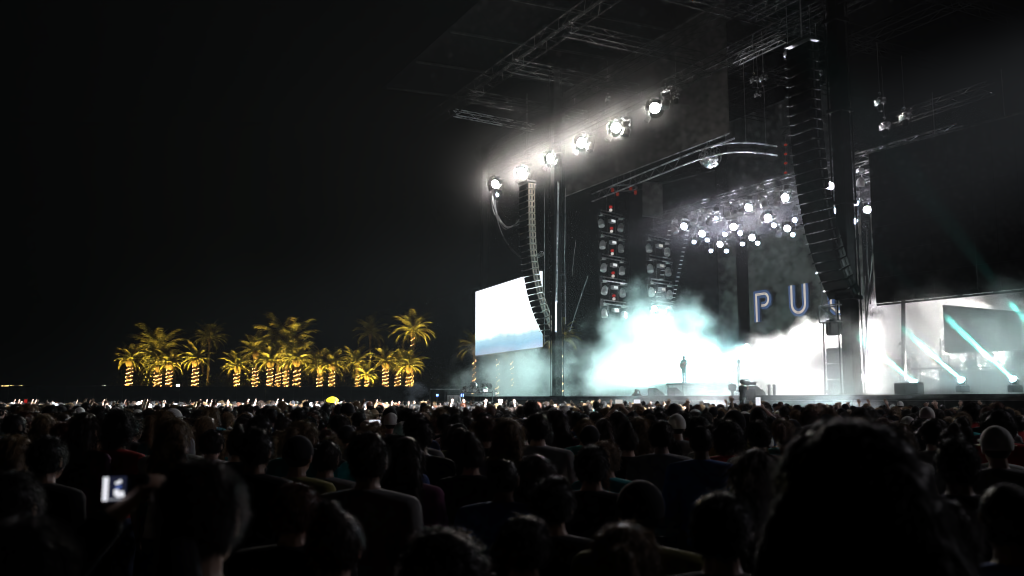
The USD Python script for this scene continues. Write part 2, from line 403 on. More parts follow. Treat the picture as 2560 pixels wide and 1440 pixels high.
# short ladder-like sub trusses and hoists overhead
for k, (px, py, v, ln) in enumerate(((1840, 150, 2.5, 3.4), (1762, 200, 4, 4.0), (1700, 220, 3, 3.0), (2080, 395, 6.5, 2.4), (1960, 330, 9, 3.0), (2230, 300, 2, 4.5), (1880, 40, -2, 6.0))):
    p = on_v(px, py, v)
    d = A3 if k != 3 else (A3 * 0.9 + I3 * 0.3)
    truss('hanging_truss', 'short truss section hanging under the roof, ' + ['left of the black tower', 'right of the sixth front lamp', 'just above the sixth front lamp', 'behind the dark array', 'above the curved truss', 'above the blank screen', 'at the top edge'][k],
          [p, p - d * ln], 0.45, 0.45, I3, 'dull_metal' if k == 0 else 'roof_metal', 0.6, 0.03, 'short hanging trusses')

def hoist(px, py, v, where):
    p = on_v(px, py, v)
    t = thing('chain_hoist', f'small pale chain hoist hanging {where}', 'chain hoist', p, group='chain hoists under the roof')
    part(t, 'motor_body', rbox((0.34, 0.5, 0.26), 0.04), 'chrome_metal')
    part(t, 'chain_bag', lathe([(0, -0.45), (0.1, -0.42), (0.13, -0.15), (0, -0.14)], 8), 'black_cloth')
    part(t, 'hook', tube([(0, 0, 0.13), (0, 0, 0.3), (0.05, 0, 0.36), (0, 0, 0.42), (-0.05, 0, 0.37)], 0.02, 5), 'chrome_metal')
    part(t, 'chain', tube([(0, 0, 0.42), (0, 0, 2.6)], 0.012, 4), 'dull_metal')

for a in ((1970, 133, 2, 'near the top edge left of the black tower'), (2005, 150, 2, 'under the short truss left of the tower'), (2028, 142, 2, 'just left of the black tower top'), (1885, 200, 3, 'below the bright ladder truss'), (1908, 196, 3, 'beside the lit pair of hoists'), (2044, 185, 3, 'beside the black tower, lower left'), (1895, 236, 4, 'alone above the curved truss'), (2200, 254, 1, 'right of the black tower, highest'), (2262, 292, 1, 'right of the tower above the blank screen'), (2212, 316, 1, 'close right of the black tower'), (2340, 390, 1, 'far right, bright above the blank screen'), (2515, 345, 1, 'at the far right edge under the roof'), (1690, 242, 2, 'above the sixth front lamp'), (1520, 248, 2, 'above the fifth front lamp')):
    hoist(*a)

# ------------------------------------------------------------------ masts, towers and ladders
def tower(name, label, s, v, w, z0, z1, mtl, lattice=True):
    t = thing(name, label, 'tower', S(s, v, z0))
    part(t, 'cladding', rbox((w, w, z1 - z0), 0.03, S(s, v, (z0 + z1) / 2), (I3, A3, UP)), mtl, world=t)
    part(t, 'base_plate', rbox((w + 0.7, w + 0.7, 0.3), 0.04, S(s, v, z0 + 0.15), (I3, A3, UP)), 'black_metal', world=t)
    for a in (-1, 1):
        for b in (-1, 1):
            part(t, 'corner_post', tube([S(s + a * (w / 2 + 0.05), v + b * (w / 2 + 0.05), z0), S(s + a * (w / 2 + 0.05), v + b * (w / 2 + 0.05), z1)], 0.03, 6), 'black_cloth', world=t)
    for k in range(int((z1 - z0) / 4)):
        part(t, 'sleeve_band', box(S(s, v, z0 + 2 + 4 * k), (w + 0.22, w + 0.22, 0.16), (I3, A3, UP)), 'black_cloth', world=t)
    return t
BT = on_v(2115, 600, -0.2); BTS = -(BT[:2] - ORIGIN) @ ALONG
tower('roof_tower', 'thick black roof tower standing right of the neon letters', BTS, -0.2, 0.54, 0, 24, 'black_cloth')
tower('roof_tower', 'black roof tower beside the bright screen, with a ladder', 8.75, 0.1, 0.50, 0, 24, 'black_cloth')
tower('screen_mast', 'slim dark mast at the left edge of the bright screen', -7.1, 2.6, 0.36, 0, 23, 'black_cloth')

def ladder(name, label, top, bottom, width_dir, w, n, r=0.022, mtl='truss_metal', group=None, rope=False):
    t = thing(name, label, 'ladder', bottom, group=group)
    top, bottom, wd = np.asarray(top), np.asarray(bottom), np.asarray(width_dir)
    for a in (-1, 1):
        part(t, 'rope' if rope else 'rail', tube([bottom + wd * a * w / 2, top + wd * a * w / 2], 0.008 if rope else r, 5), 'dark_cable' if rope else mtl, world=t)
    for k in range(n):
        p = bottom + (top - bottom) * (k + 0.5) / n
        part(t, 'rung', tube([p - wd * w / 2, p + wd * w / 2], r, 6), mtl, world=t)
mat('white_rung', (0.75, 0.75, 0.72), 0.4)
ladder('tower_ladder', 'long ladder running up the black tower beside the bright screen', on_v(1396, 455, -0.55), on_v(1389, 830, -0.55), A3 * 0.75 + I3 * 0.66, 0.36, 33, 0.026, 'truss_metal')
ladder('rope_ladder', 'left one of two hanging rope ladders with white rungs', on_v(1677, 560, 9.5), on_v(1634, 812, 9.5), A3 * 0.3 - I3 * 0.95, 0.32, 23, 0.03, 'white_rung', 'two rope ladders hanging over the stage', True)
ladder('rope_ladder', 'right one of two hanging rope ladders with white rungs', on_v(1720, 572, 10.5), on_v(1672, 800, 10.5), A3 * 0.3 - I3 * 0.95, 0.24, 22, 0.026, 'white_rung', 'two rope ladders hanging over the stage', True)
for k, (a, b, v) in enumerate((((1362, 470), (1362, 860), -0.3), ((1413, 470), (1413, 810), 0.5), ((1470, 690), (1424, 830), 3), ((1440, 600), (1430, 690), 4), ((2163, 690), (2172, 930), 0.2), ((2180, 640), (2160, 930), 0.4), ((2166, 560), (2176, 760), 0.8))):
    p, q = on_v(*a, v), on_v(*b, v)
    mid = (p + q) / 2 + A3 * 0.06
    solo('guy_cable', tube([p, p * 0.5 + q * 0.5 + A3 * 0.05, q], 0.013 if k < 4 else 0.025, 5), 'dark_cable' if k > 3 else 'cable_rubber',
         ['thin vertical cable left of the ladder tower', 'thin vertical cable right of the ladder tower', 'slanting cable right of the ladder tower', 'short faint cable left of the lamp pods', 'dark slack cable right of the black tower', 'dark cable leaning from the blank screen corner', 'dark upright cable close to the black tower'][k], 'cable')

# ------------------------------------------------------------------ drapes and back wall
def drape(name, label, pts, back, mtl, folds=14, depth=0.12):
    """A hanging cloth between four corners (top left, top right, bottom right, bottom left) with soft vertical folds."""
    tl, tr, br, bl = [np.asarray(p, float) for p in pts]
    n, m = folds * 4, 6
    back = np.asarray(back, float)
    v, f = [], []
    for side in (0, 1):
        for j in range(m + 1):
            for i in range(n + 1):
                a, b = i / n, j / m
                p = (tl * (1 - a) + tr * a) * (1 - b) + (bl * (1 - a) + br * a) * b
                w = depth * (0.5 + 0.5 * b) * (math.sin(a * folds * 2 * math.pi + 0.7 * math.sin(a * 9)) * 0.5 + 0.3 * math.sin(a * folds * 1.3))
                v.append(p + back * (w + 0.03 * side))
    W = n + 1; K = W * (m + 1)
    for j in range(m):
        for i in range(n):
            q = [j * W + i, j * W + i + 1, (j + 1) * W + i + 1, (j + 1) * W + i]
            f += [[q[0], q[1], q[2]], [q[0], q[2], q[3]]]
            f += [[K + q[0], K + q[2], K + q[1]], [K + q[0], K + q[3], K + q[2]]]
    edge = [i for i in range(W)] + [j * W + n for j in range(1, m + 1)] + [m * W + i for i in range(n - 1, -1, -1)] + [j * W for j in range(m - 1, 0, -1)]
    for a, b in zip(edge, edge[1:] + edge[:1]):
        f += [[a, K + b, b], [a, K + a, K + b]]
    t = thing(name, label, 'drape', bl)
    part(t, 'cloth', trimesh.Trimesh(np.array(v), np.array(f), process=False), mtl, True, world=t)
    part(t, 'top_pipe', tube([tl, tr], 0.05, 6), 'black_metal', world=t)
    part(t, 'bottom_pipe', tube([bl, br], 0.035, 6), 'dull_metal', world=t)
    return t
drape('header_drape', 'wide dark grey header drape behind the glaring front lamps', (S(5.2, 3, 24), S(22.4, 3, 24), S(22.4, 3, 16.3), S(5.2, 3, 16.3)), I3, 'header_cloth', 20, 0.06)
drape('back_drape', 'brownish grey back drape left of the neon letters', (S(1.5, 15.5, 14.2), S(8.9, 15.5, 14.2), S(8.9, 15.5, 2.1), S(1.5, 15.5, 2.1)), I3, 'wall_cloth', 12, 0.05)
drape('back_drape', 'grey back drape carrying the neon letters', (S(9.5, 16.1, 13.6), S(19.8, 16.1, 13.6), S(19.8, 16.1, 2.1), S(9.5, 16.1, 2.1)), I3, 'wall_cloth', 16, 0.03)
drape('back_drape', 'grey back drape showing in the gap right of the black tower', (S(20.3, 16.4, 14.2), S(27.5, 16.4, 14.2), S(27.5, 16.4, 6.0), S(20.3, 16.4, 6.0)), I3, 'wall_cloth', 12, 0.05)
drape('leg_drape', 'pale grey banner strip hanging left of the upstage lamps', (on_v(1606, 455, 8), on_v(1656, 458, 8), on_v(1656, 546, 8), on_v(1606, 540, 8)), I3, 'grey_cloth', 4, 0.05)
drape('side_drape', 'black side drape masking the far wing', (S(-1, 13, 19), S(8, 14.5, 19), S(8, 14.5, 2.1), S(-1, 13, 2.1)), I3, 'black_cloth', 12, 0.1)
drape('high_drape', 'dark drape high above the upstage lamps', (S(10, 14, 22), S(20, 14, 22), S(20, 14, 15.2), S(10, 14, 15.2)), I3, 'header_cloth', 14, 0.05)
truss('wall_truss', 'thin truss above the neon letters', [S(9.3, 15.4, 13.5), S(19.5, 15.4, 13.5)], 0.3, 0.3, I3, 'dull_metal', 0.5, 0.02)

# curved truss and mirror ball
arc = [at_z(px, py, 16.6) for px, py in ((1480, 485), (1560, 452), (1640, 419), (1700, 394), (1740, 378), (1768, 369), (1790, 364), (1815, 359), (1840, 357), (1865, 356.5), (1890, 358), (1915, 361), (1942, 366))]
t = thing('curved_truss', 'curved two rail truss arching over the mirror ball', 'truss', arc[0])
for dz in (0, -0.55):
    part(t, 'rail', tube([p + UP * dz for p in arc], 0.05, 6), 'truss_metal', world=t)
part(t, 'lacing', tube([p + UP * (-0.55 if i % 2 else 0) for i, p in enumerate([arc[0] + (arc[3] - arc[0]) * k / 16 for k in range(17)])], 0.02, 4), 'dull_metal', world=t)
for p in arc[1::2]:
    part(t, 'hanger', tube([p, p + UP * 5.5], 0.02, 5), 'dull_metal', world=t)
part(t, 'drop_arm', tube([at_z(1752, 374, 16.63), at_z(1836, 346, 16.63)], 0.05, 6), 'truss_metal', world=t)
bp = on_v(1775, 392, 6.4)
t = thing('mirror_ball', 'large mirror ball half hidden behind the curved truss', 'mirror ball', bp)
part(t, 'mirror_tiles', trimesh.creation.uv_sphere(0.72, count=[18, 32]), 'chrome_metal')
part(t, 'cap', lathe([(0, 0.66), (0.16, 0.68), (0.16, 0.82), (0.05, 0.86), (0, 0.86)], 10), 'black_metal')
part(t, 'hanging_wire', tube([(0, 0, 0.85), (0, 0, 5)], 0.015, 4), 'dull_metal')

# ------------------------------------------------------------------ neon letters
from shapely.geometry import LineString, Polygon
from shapely.ops import unary_union
def stroke_part(t, name, line, off, w, base, mtl, z):
    ln = line
    poly = ln.buffer(w / 2, cap_style=2, join_style=1, quad_segs=8)
    m = trimesh.creation.extrude_polygon(poly, 0.08, engine='earcut')
    T = np.eye(4); T[:3, 0], T[:3, 1], T[:3, 2], T[:3, 3] = -A3, UP, -I3, base - I3 * z
    m.apply_transform(T)
    if np.linalg.det(T[:3, :3]) < 0: m.invert()
    part(t, name, m, mtl, world=t)

def arcpts(cx, cy, r, a0, a1, n=14):
    return [(cx + r * math.cos(math.radians(a0 + (a1 - a0) * i / n)), cy + r * math.sin(math.radians(a0 + (a1 - a0) * i / n))) for i in range(n + 1)]

def letter(ch, s, z0, h, w, n=6):
    """Retro letter made of nested parallel neon lines; the middle one is white."""
    t = thing('neon_letter', f'glowing blue striped letter {ch}, ' + {'P': 'leftmost on the back drape', 'U': 'second on the back drape', 'L': 'partly hidden by the dark speaker array'}[ch], 'sign letter', S(s, 15.7, z0), group='neon letters on the back drape')
    base = S(s, 15.75, z0)
    d = 0.088
    for k in range(n):
        o = (k - (n - 1) / 2) * d
        wd = 0.055
        if ch == 'U':
            R = w / 2 - 0.28 - o
            pts = [(0.28 + o, h)] + arcpts(w / 2, w / 2 , R, 180, 360) + [(w - 0.28 - o, h)]
        elif ch == 'P':
            R = h * 0.31 - 0.28 - o
            cy = h - h * 0.31
            pts = [(0.28 + o, 0), (0.28 + o, cy + R)] + arcpts(w - h * 0.31, cy, R, 90, -90) + [(0.28 + 0.32 + 2 * d, cy - R)]
            pts = pts if k > -1 else pts
        else:
            R = w / 2 - 0.28 - o
            pts = [(0.28 + o, h)] + arcpts(0.28 + o + R, R + 0.28 + o - 0.28 + o * 0 + 0.0, R, 180, 270) + [(w, 0.0 + o * 0 + (w / 2 - 0.28 - R))]
        # tube on a blue painted backing
        mid = k in (2, 3)
        stroke_part(t, 'white_tube' if mid else 'blue_tube', LineString(pts), o, wd, base, 'neon_white' if mid else 'neon_blue', 0.06)
    if ch == 'U':
        body = LineString([(0.28, h)] + arcpts(w / 2, w / 2, w / 2 - 0.28, 180, 360) + [(w - 0.28, h)])
    elif ch == 'P':
        R = h * 0.31 - 0.28
        body = LineString([(0.28, 0), (0.28, h - 0.28)] + arcpts(w - h * 0.31, h - h * 0.31, R, 90, -90) + [(0.8, h - h * 0.31 - R)])
    else:
        R = w / 2 - 0.28
        body = LineString([(0.28, h)] + arcpts(0.28 + R, R + 0.0, R, 180, 270) + [(w, 0)])
    stroke_part(t, 'backing', body, 0, n * d + 0.1, base, 'sign_blue', -0.03)
letter('P', 10.45, 7.35, 2.25, 1.75)
letter('U', 13.85, 7.40, 2.2, 1.75)
letter('L', 17.25, 7.45, 2.2, 1.75)

# ------------------------------------------------------------------ video screens
def screen_tree(name, label, a, b, z0, z1, mtl, cols, rows, inward):
    a, b = np.asarray(a), np.asarray(b)
    d = b - a; L = np.linalg.norm(d); d /= L
    nrm = np.cross(d, UP)                                     # towards the audience
    if nrm @ np.array([-INTO[0], -INTO[1], 0]) < 0: nrm = -nrm
    t = thing(name, label, 'video screen', [a[0], a[1], z0])
    w, h = L / cols, (z1 - z0) / rows
    for i in range(cols):
        for j in range(rows):
            c = np.array([*(a + d * (i + 0.5) * w)[:2], z0 + (j + 0.5) * h])
            part(t, 'led_panel', box(c, (w - 0.008, 0.1, h - 0.008), (d, nrm, UP)), mtl, world=t)
    for i in range(5):
        c = np.array([*(a + d * (i + 0.5) * L / 5)[:2], (z0 + z1) / 2]) - nrm * 0.2
        part(t, 'rear_strut', box(c, (0.1, 0.2, z1 - z0), (d, nrm, UP)), 'black_metal', world=t)
    for z in (z0 - 0.06, z1 + 0.06):
        part(t, 'frame_rail', tube([np.array([*a[:2], z]), np.array([*b[:2], z])], 0.045, 5), 'black_metal', world=t)
    return t, d, nrm
# picture on the lit screen: white, turning pale cyan towards its foot
usdkit.material(stage, '/World/Looks/screen_picture', {
    'g': ('geometry', {}), 'sep': ('separate_xyz', {}), 'n': ('noise_texture', {'scale': 0.45, 'detail': 3.0}),
    'na': ('math', {'math_type': 'multiply', 'value2': 1.1}), 'ad': ('math', {'math_type': 'add'}),
    'mr': ('map_range', {'from_min': 6.0, 'from_max': 11.4, 'to_min': 0.0, 'to_max': 1.0, 'clamp': True}),
    'r': ('rgb_ramp', {'ramp': [(0.0, (0.50, 0.62, 0.88)), (0.10, (0.36, 0.66, 0.88)), (0.20, (0.55, 0.85, 0.98)), (0.27, (1.3, 1.45, 1.5)), (1.0, (1.5, 1.55, 1.7))]}),
    'e': ('emission', {'strength': 1.0})},
    [('g.position', 'sep.vector'), ('g.position', 'n.vector'), ('n.fac', 'na.value1'), ('sep.z', 'ad.value1'), ('na.value', 'ad.value2'), ('ad.value', 'mr.value'), ('mr.result', 'r.fac'), ('r.color', 'e.color')], surface='e.emission')
a_, b_ = on_v(1190, 800, 2.2), on_v(1355, 800, 1.0)
screen_tree('video_screen', 'bright white video screen hanging left of the stage', [*a_[:2], 0], [*b_[:2], 0], 5.45, 10.75, 'screen_picture', 10, 5, 1)
a_, b_ = on_v(2184, 600, 0.2), on_v(2620, 600, 0.8)
screen_tree('video_screen', 'huge blank black video screen filling the right edge', [*a_[:2], 0], [*b_[:2], 0], 5.68, 11.9, 'screen_off', 8, 6, 1)

# ------------------------------------------------------------------ line arrays
def line_array(label, s, v, z1, z0, n, curve, side='speaker_side'):
    t = thing('line_array', label, 'loudspeaker', S(s, v, z1))
    ang, p = 0.0, S(s, v, z1)
    L = (z1 - z0) / n * 1.02
    for k in range(n):
        u = k / (n - 1)
        ang = curve * u ** 2.2
        down = -UP * math.cos(ang) + I3 * math.sin(ang)
        face = -I3 * math.cos(ang) - UP * math.sin(ang)
        c = p + down * L / 2
        ax = (face, A3, np.cross(face, A3))
        cab = part(t, 'cabinet', rbox((0.52, 1.30, L * 0.90), 0.02, c, ax), side, world=t)
        part(cab, 'grille', box(c + face * 0.272 - np.asarray(t.base), (0.02, 1.24, L * 0.80), ax), 'array_black')
        for a in (-1, 1):
            part(cab, 'rigging_plate', box(c + A3 * a * 0.66 + face * -0.12 - np.asarray(t.base), (0.09, 0.02, L * 0.62), ax), 'array_black')
            part(cab, 'rigging_plate', box(c + A3 * a * 0.66 + face * 0.10 - np.asarray(t.base), (0.09, 0.02, L * 0.62), ax), 'black_metal')
            part(cab, 'front_fin', box(c + A3 * a * 0.62 + face * 0.34 + down * L * 0.45 - np.asarray(t.base), (0.16, 0.05, 0.025), ax), 'chrome_metal' if side == 'speaker_side' or k in (19, 22, 24) else 'array_black')
        p = p + down * L
    part(t, 'bumper_frame', cat_([box(S(s, v, z1 + 0.15), (0.7, 1.3, 0.12), (I3, A3, UP))]), 'black_metal', world=t)
    part(t, 'hoist_chain', tube([S(s, v, z1 + 0.2), S(s, v, z1 + 6.5)], 0.03, 5), 'dull_metal', world=t)
    return p
line_array('tall curved loudspeaker array hanging before the bright screen', 6.6, -0.9, 16.4, 5.75, 26, 0.62)
line_array('dark curved loudspeaker array hanging left of the black tower', 32.55, -2.0, 16.6, 6.0, 26, 0.55, 'array_black')
t = thing('motor_frame', 'small truss frame with a motor hanging under the dark array', 'rigging frame', on_v(2085, 790, -0.5))
fc = on_v(2082, 785, -0.5)
for a in (-1, 1):
    for b in (-1, 1):
        part(t, 'upright', tube([fc + A3 * a * 0.45 + I3 * b * 0.3 - UP * 0.35, fc + A3 * a * 0.45 + I3 * b * 0.3 + UP * 0.35], 0.03, 5), 'dull_metal', world=t)
    for z in (-0.35, 0.35):
        part(t, 'side_rail', tube([fc + A3 * a * 0.45 - I3 * 0.3 + UP * z, fc + A3 * a * 0.45 + I3 * 0.3 + UP * z], 0.03, 5), 'dull_metal', world=t)
for b in (-1, 1):
    for z in (-0.35, 0.35):
        part(t, 'long_rail', tube([fc - A3 * 0.45 + I3 * b * 0.3 + UP * z, fc + A3 * 0.45 + I3 * b * 0.3 + UP * z], 0.03, 5), 'dull_metal', world=t)
    part(t, 'brace', tube([fc - A3 * 0.45 + I3 * b * 0.3 - UP * 0.35, fc + A3 * 0.45 + I3 * b * 0.3 + UP * 0.35], 0.02, 4), 'dull_metal', world=t)
part(t, 'motor', rbox((0.5, 0.5, 0.7), 0.06, fc - UP * 0.55), 'black_paint', world=t)
for k, (a, b) in enumerate(((-0.3, 0.2), (0.35, -0.2))):
    part(t, 'cable', tube([fc + A3 * a + I3 * b - UP * 0.35, fc + A3 * (a * 1.1) + I3 * b - UP * 2.2, fc + A3 * (a * 1.3) + I3 * b - UP * 4.2], 0.035, 5), 'dark_cable', world=t)
    part(t, 'chain', tube([fc + A3 * a + I3 * b + UP * 0.35, fc + A3 * a + I3 * b + UP * 1.6], 0.02, 5), 'dull_metal', world=t)

# slack cable bundles at the left array
def swag(label, pts, n, spread):
    t = thing('cable_bundle', label, 'cables', pts[0], group='slack cable bundles by the left array')
    P = np.array(pts)
    for k in range(n):
        j = nrng.normal(0, spread, (len(P), 3)); j[0] *= 0.2; j[-1] *= 0.2
        tt = np.linspace(0, len(P) - 1, 22)
        from scipy.interpolate import CubicSpline
        q = CubicSpline(np.arange(len(P)), P + j)(tt)
        part(t, 'cable', tube(q, 0.017, 4), 'cable_rubber', world=t)
swag('pale looping cables sagging from the first front lamp', [on_v(*p, -0.4) for p in ((1232, 490), (1240, 530), (1258, 560), (1280, 567), (1302, 548), (1318, 512))], 5, 0.12)
swag('pale cable bundle running down the right of the tall array', [on_v(*p, -0.6) for p in ((1322, 510), (1326, 550), (1331, 600), (1340, 635), (1352, 638), (1360, 632))], 4, 0.08)
swag('faint long cable loop hanging below the pale cables', [on_v(*p, 0.3) for p in ((1238, 500), (1252, 575), (1280, 625), (1318, 650), (1345, 645), (1360, 634))], 2, 0.06)

# ------------------------------------------------------------------ stage lamps
def lamp_head(t, pos, d, R, L, lens_mat, hang, body='black_metal', yoke='dull_metal', lens_r=0.92):
    """Barrel head on a yoke hung from (pos + hang)."""
    d = np.asarray(d, float); d /= np.linalg.norm(d)
    prof = [(0, L), (R * 0.55, L), (R * 0.9, L * 0.75), (R, L * 0.3), (R, 0), (R * 0.96, -0.02), (R * 0.9, 0.0), (R * 0.9, 0.03), (0, 0.03)]
    h = part(t, 'head', aim(lathe(prof, 16), pos, d), body, 30, world=t)
    if lens_mat:
        ln = lathe([(0, -0.05), (R * 0.5, -0.04), (R * lens_r, -0.005), (R * lens_r, 0.02), (0, 0.02)], 16)
        m = aim(ln, pos, d); m.apply_translation(-np.asarray(t.base))
        part(h, 'lens', m, lens_mat, True)
    x = np.cross(UP, d); x /= np.linalg.norm(x) + 1e-9
    c = pos - d * L * 0.45
    top = pos + np.asarray(hang)
    side = R * 1.18
    part(t, 'yoke', tube([c - x * side, c - x * side + UP * abs(hang[2]) * 0.62, c + x * side + UP * abs(hang[2]) * 0.62, c + x * side], 0.035, 5), yoke, world=t)
    part(t, 'base', rbox((0.3, 0.34, 0.2), 0.03, c + UP * (abs(hang[2]) * 0.62 + 0.1)), body, world=t)
    part(t, 'clamp', tube([c + UP * (abs(hang[2]) * 0.62 + 0.2), c + UP * (abs(hang[2]) + 0.02)], 0.03, 5), yoke, world=t)

ORD = ['first', 'second', 'third', 'fourth', 'fifth', 'sixth', 'seventh', 'eighth', 'ninth', 'tenth', 'eleventh', 'twelfth', 'thirteenth', 'fourteenth', 'fifteenth']
AUD = -I3
for k, (px, py) in enumerate(((1238, 460), (1306, 431), (1376, 397), (1454, 357), (1540, 319), (1637, 270))):
    p = on_v(px, py, -0.25)
    t = thing('front_lamp', f'glaring white front truss lamp, {ORD[k]} from the left', 'stage light', p, group='glaring lamps on the front truss')
    toward = np.array([[-9, 36, 2.0], [-5, 38, 2.0], [-14, 40, 2.0], [-4, 26, 2.0], [2, 20, 2.0], [5, 14, 2.0]][k]) - p
    toward = toward / np.linalg.norm(toward) * 0.9 + np.array([-0.4, -0.3, 0])
    lamp_head(t, p, toward, 0.30, 0.5, 'lens_warm', (0, 0, 0.75))
    tw = np.array([[-4, 34, 2.0], [-9, 40, 2.0], [-2, 30, 2.0], [-3, 34, 2.0], [-10, 34, 2.0], [-6, 30, 2.0]][k]) - p
    light(t, 'lamp_light', p + 0.3 * tw / np.linalg.norm(tw), FRONT_I * (0.1 if k < 3 else 1), (0.95, 0.97, 1.0), p + tw, 11, 0.2, 0.9)
    p2 = p - A3 * 0.95 - UP * 0.75 if k != 5 else p - A3 * 0.9 - UP * 0.25
    t = thing('moving_head', f'unlit moving head hanging just right of the {ORD[k]} glaring front lamp', 'stage light', p2, group='unlit moving heads on the front truss')
    lamp_head(t, p2, np.array([-0.25, -0.3, -0.9]), 0.24, 0.55, None, (0, 0, 1.15), 'black_paint', 'chrome_metal')
    p3 = p + A3 * 0.85 - UP * 0.55
    t = thing('moving_head', f'small unlit moving head just left of the {ORD[k]} glaring front lamp', 'stage light', p3, group='unlit moving heads on the front truss')
    lamp_head(t, p3, np.array([-0.5, -0.2, -0.8]), 0.17, 0.4, None, (0, 0, 0.95), 'black_paint', 'chrome_metal')
for k, (s, tg) in enumerate(((58.0, (-4, 31, 1.6)), (60.0, (-10, 34, 1.6)))):
    p = S(s, -2.5, 13)
    t = thing('mast_lamp', f'mast lamp out of view at right lighting the far crowd, {("left", "right")[k]} one', 'stage light', p, group='mast lamps out of view at right')
    part(t, 'mast', tube([[p[0], p[1], 0], p + UP * 0.78], 0.08, 7), 'black_metal', world=t)
    d = np.array(tg) - p; d /= np.linalg.norm(d)
    lamp_head(t, p, d, 0.30, 0.5, 'lens_white', (0, 0, 0.75))
    light(t, 'lamp_light', p + 0.3 * d, CROWD_I * 1.8, (0.88, 0.94, 1.0), p + d, (10, 8)[k], 0.2, 0.8)
p = on_v(1243, 487, -0.25)
t = thing('truss_lamp', 'small blue lamp just below the first glaring front lamp', 'stage light', p)
lamp_head(t, p, (-0.6, -0.6, -0.4), 0.12, 0.25, 'lens_blue', (0, 0, 0.5))

def upstage(px, py, v, lens, R, label, group, hang=0.7, fog=None):
    p = on_v(px, py, v)
    t = thing('truss_lamp', label, 'stage light', p, group=group)
    d = np.array([-0.55, -0.75, -0.35])
    lamp_head(t, p, d, R, R * 1.6, lens, (0, 0, hang), 'black_metal', 'chrome_metal')
    return t, p
WH = [(1710, 566, 6), (1790, 546, 6), (1871, 519, 6), (1963, 494, 6), (2075, 465, 6), (2190, 433, 6), (1755, 584, 9), (1834, 567, 9), (1920, 544, 9), (1800, 611, 12.4), (1880, 594, 12.4), (1968, 571, 12.4), (2168, 524, 12.4)]
for k, (px, py, v) in enumerate(WH):
    row = {6: 'front', 9: 'middle', 12.4: 'rear'}[v]
    nth = [w[2] for w in WH[:k]].count(v)
    if k == 1:
        upstage(px, py, v, 'lens_blue', 0.10, 'tiny blue lamp in the front upstage row, second from the left', 'white lamps on the upstage trusses'); continue
    t, p = upstage(px, py, v, 'lens_white', 0.21, f'bright white lamp, {ORD[nth]} from the left in the {row} upstage row', 'white lamps on the upstage trusses')
    light(t, 'lamp_light', p + np.array([-0.12, -0.15, -0.1]), UP_I, (1, 0.98, 1), p + np.array([-0.55, -0.75, -0.5]), 70, 0.2, 0.6)
BL = [(1735, 605, 9.5), (1768, 600, 9.5), (1812, 586, 9.5), (1850, 583, 9.5), (1935, 563, 9.5), (1987, 550, 9.5), (1777, 627, 13), (1816, 628, 13), (1856, 610, 13), (1894, 608, 13), (1982, 587, 13), (2088, 527, 9.5), (2140, 507, 6.6), (2138, 553, 9.5)]
for k, (px, py, v) in enumerate(BL):
    t, p = upstage(px, py, v, 'lens_blue', 0.14, f'small bluish lamp, {ORD[k]} of fourteen below the upstage trusses' if k < 11 else f'small bluish lamp {["left of the black tower", "right of the black tower, upper one", "right of the black tower, lower one"][k - 11]}', 'bluish lamps on the upstage trusses', 0.9)
# unlit heads hanging between them
for k, (px, py, v) in enumerate(((1690, 582, 6), (1732, 560, 6), (1752, 556, 6), (1772, 560, 6), (1820, 545, 6), (1838, 540, 6), (1850, 535, 6), (1912, 520, 6), (1940, 520, 6), (1945, 508, 6), (1898, 565, 9), (1945, 590, 12.4), (2150, 465, 6), (1905, 500, 6))):
    p = on_v(px, py, v)
    t = thing('moving_head', f'unlit pale moving head among the upstage lamps, {ORD[k]} by position' if k != 12 else 'unlit pale moving head right of the black tower', 'stage light', p, group='unlit moving heads upstage')
    lamp_head(t, p, np.array([rng.uniform(-.6, .3), rng.uniform(-.6, .2), -0.8]), 0.2, 0.42, None, (0, 0, 0.8), 'grey_case', 'chrome_metal')

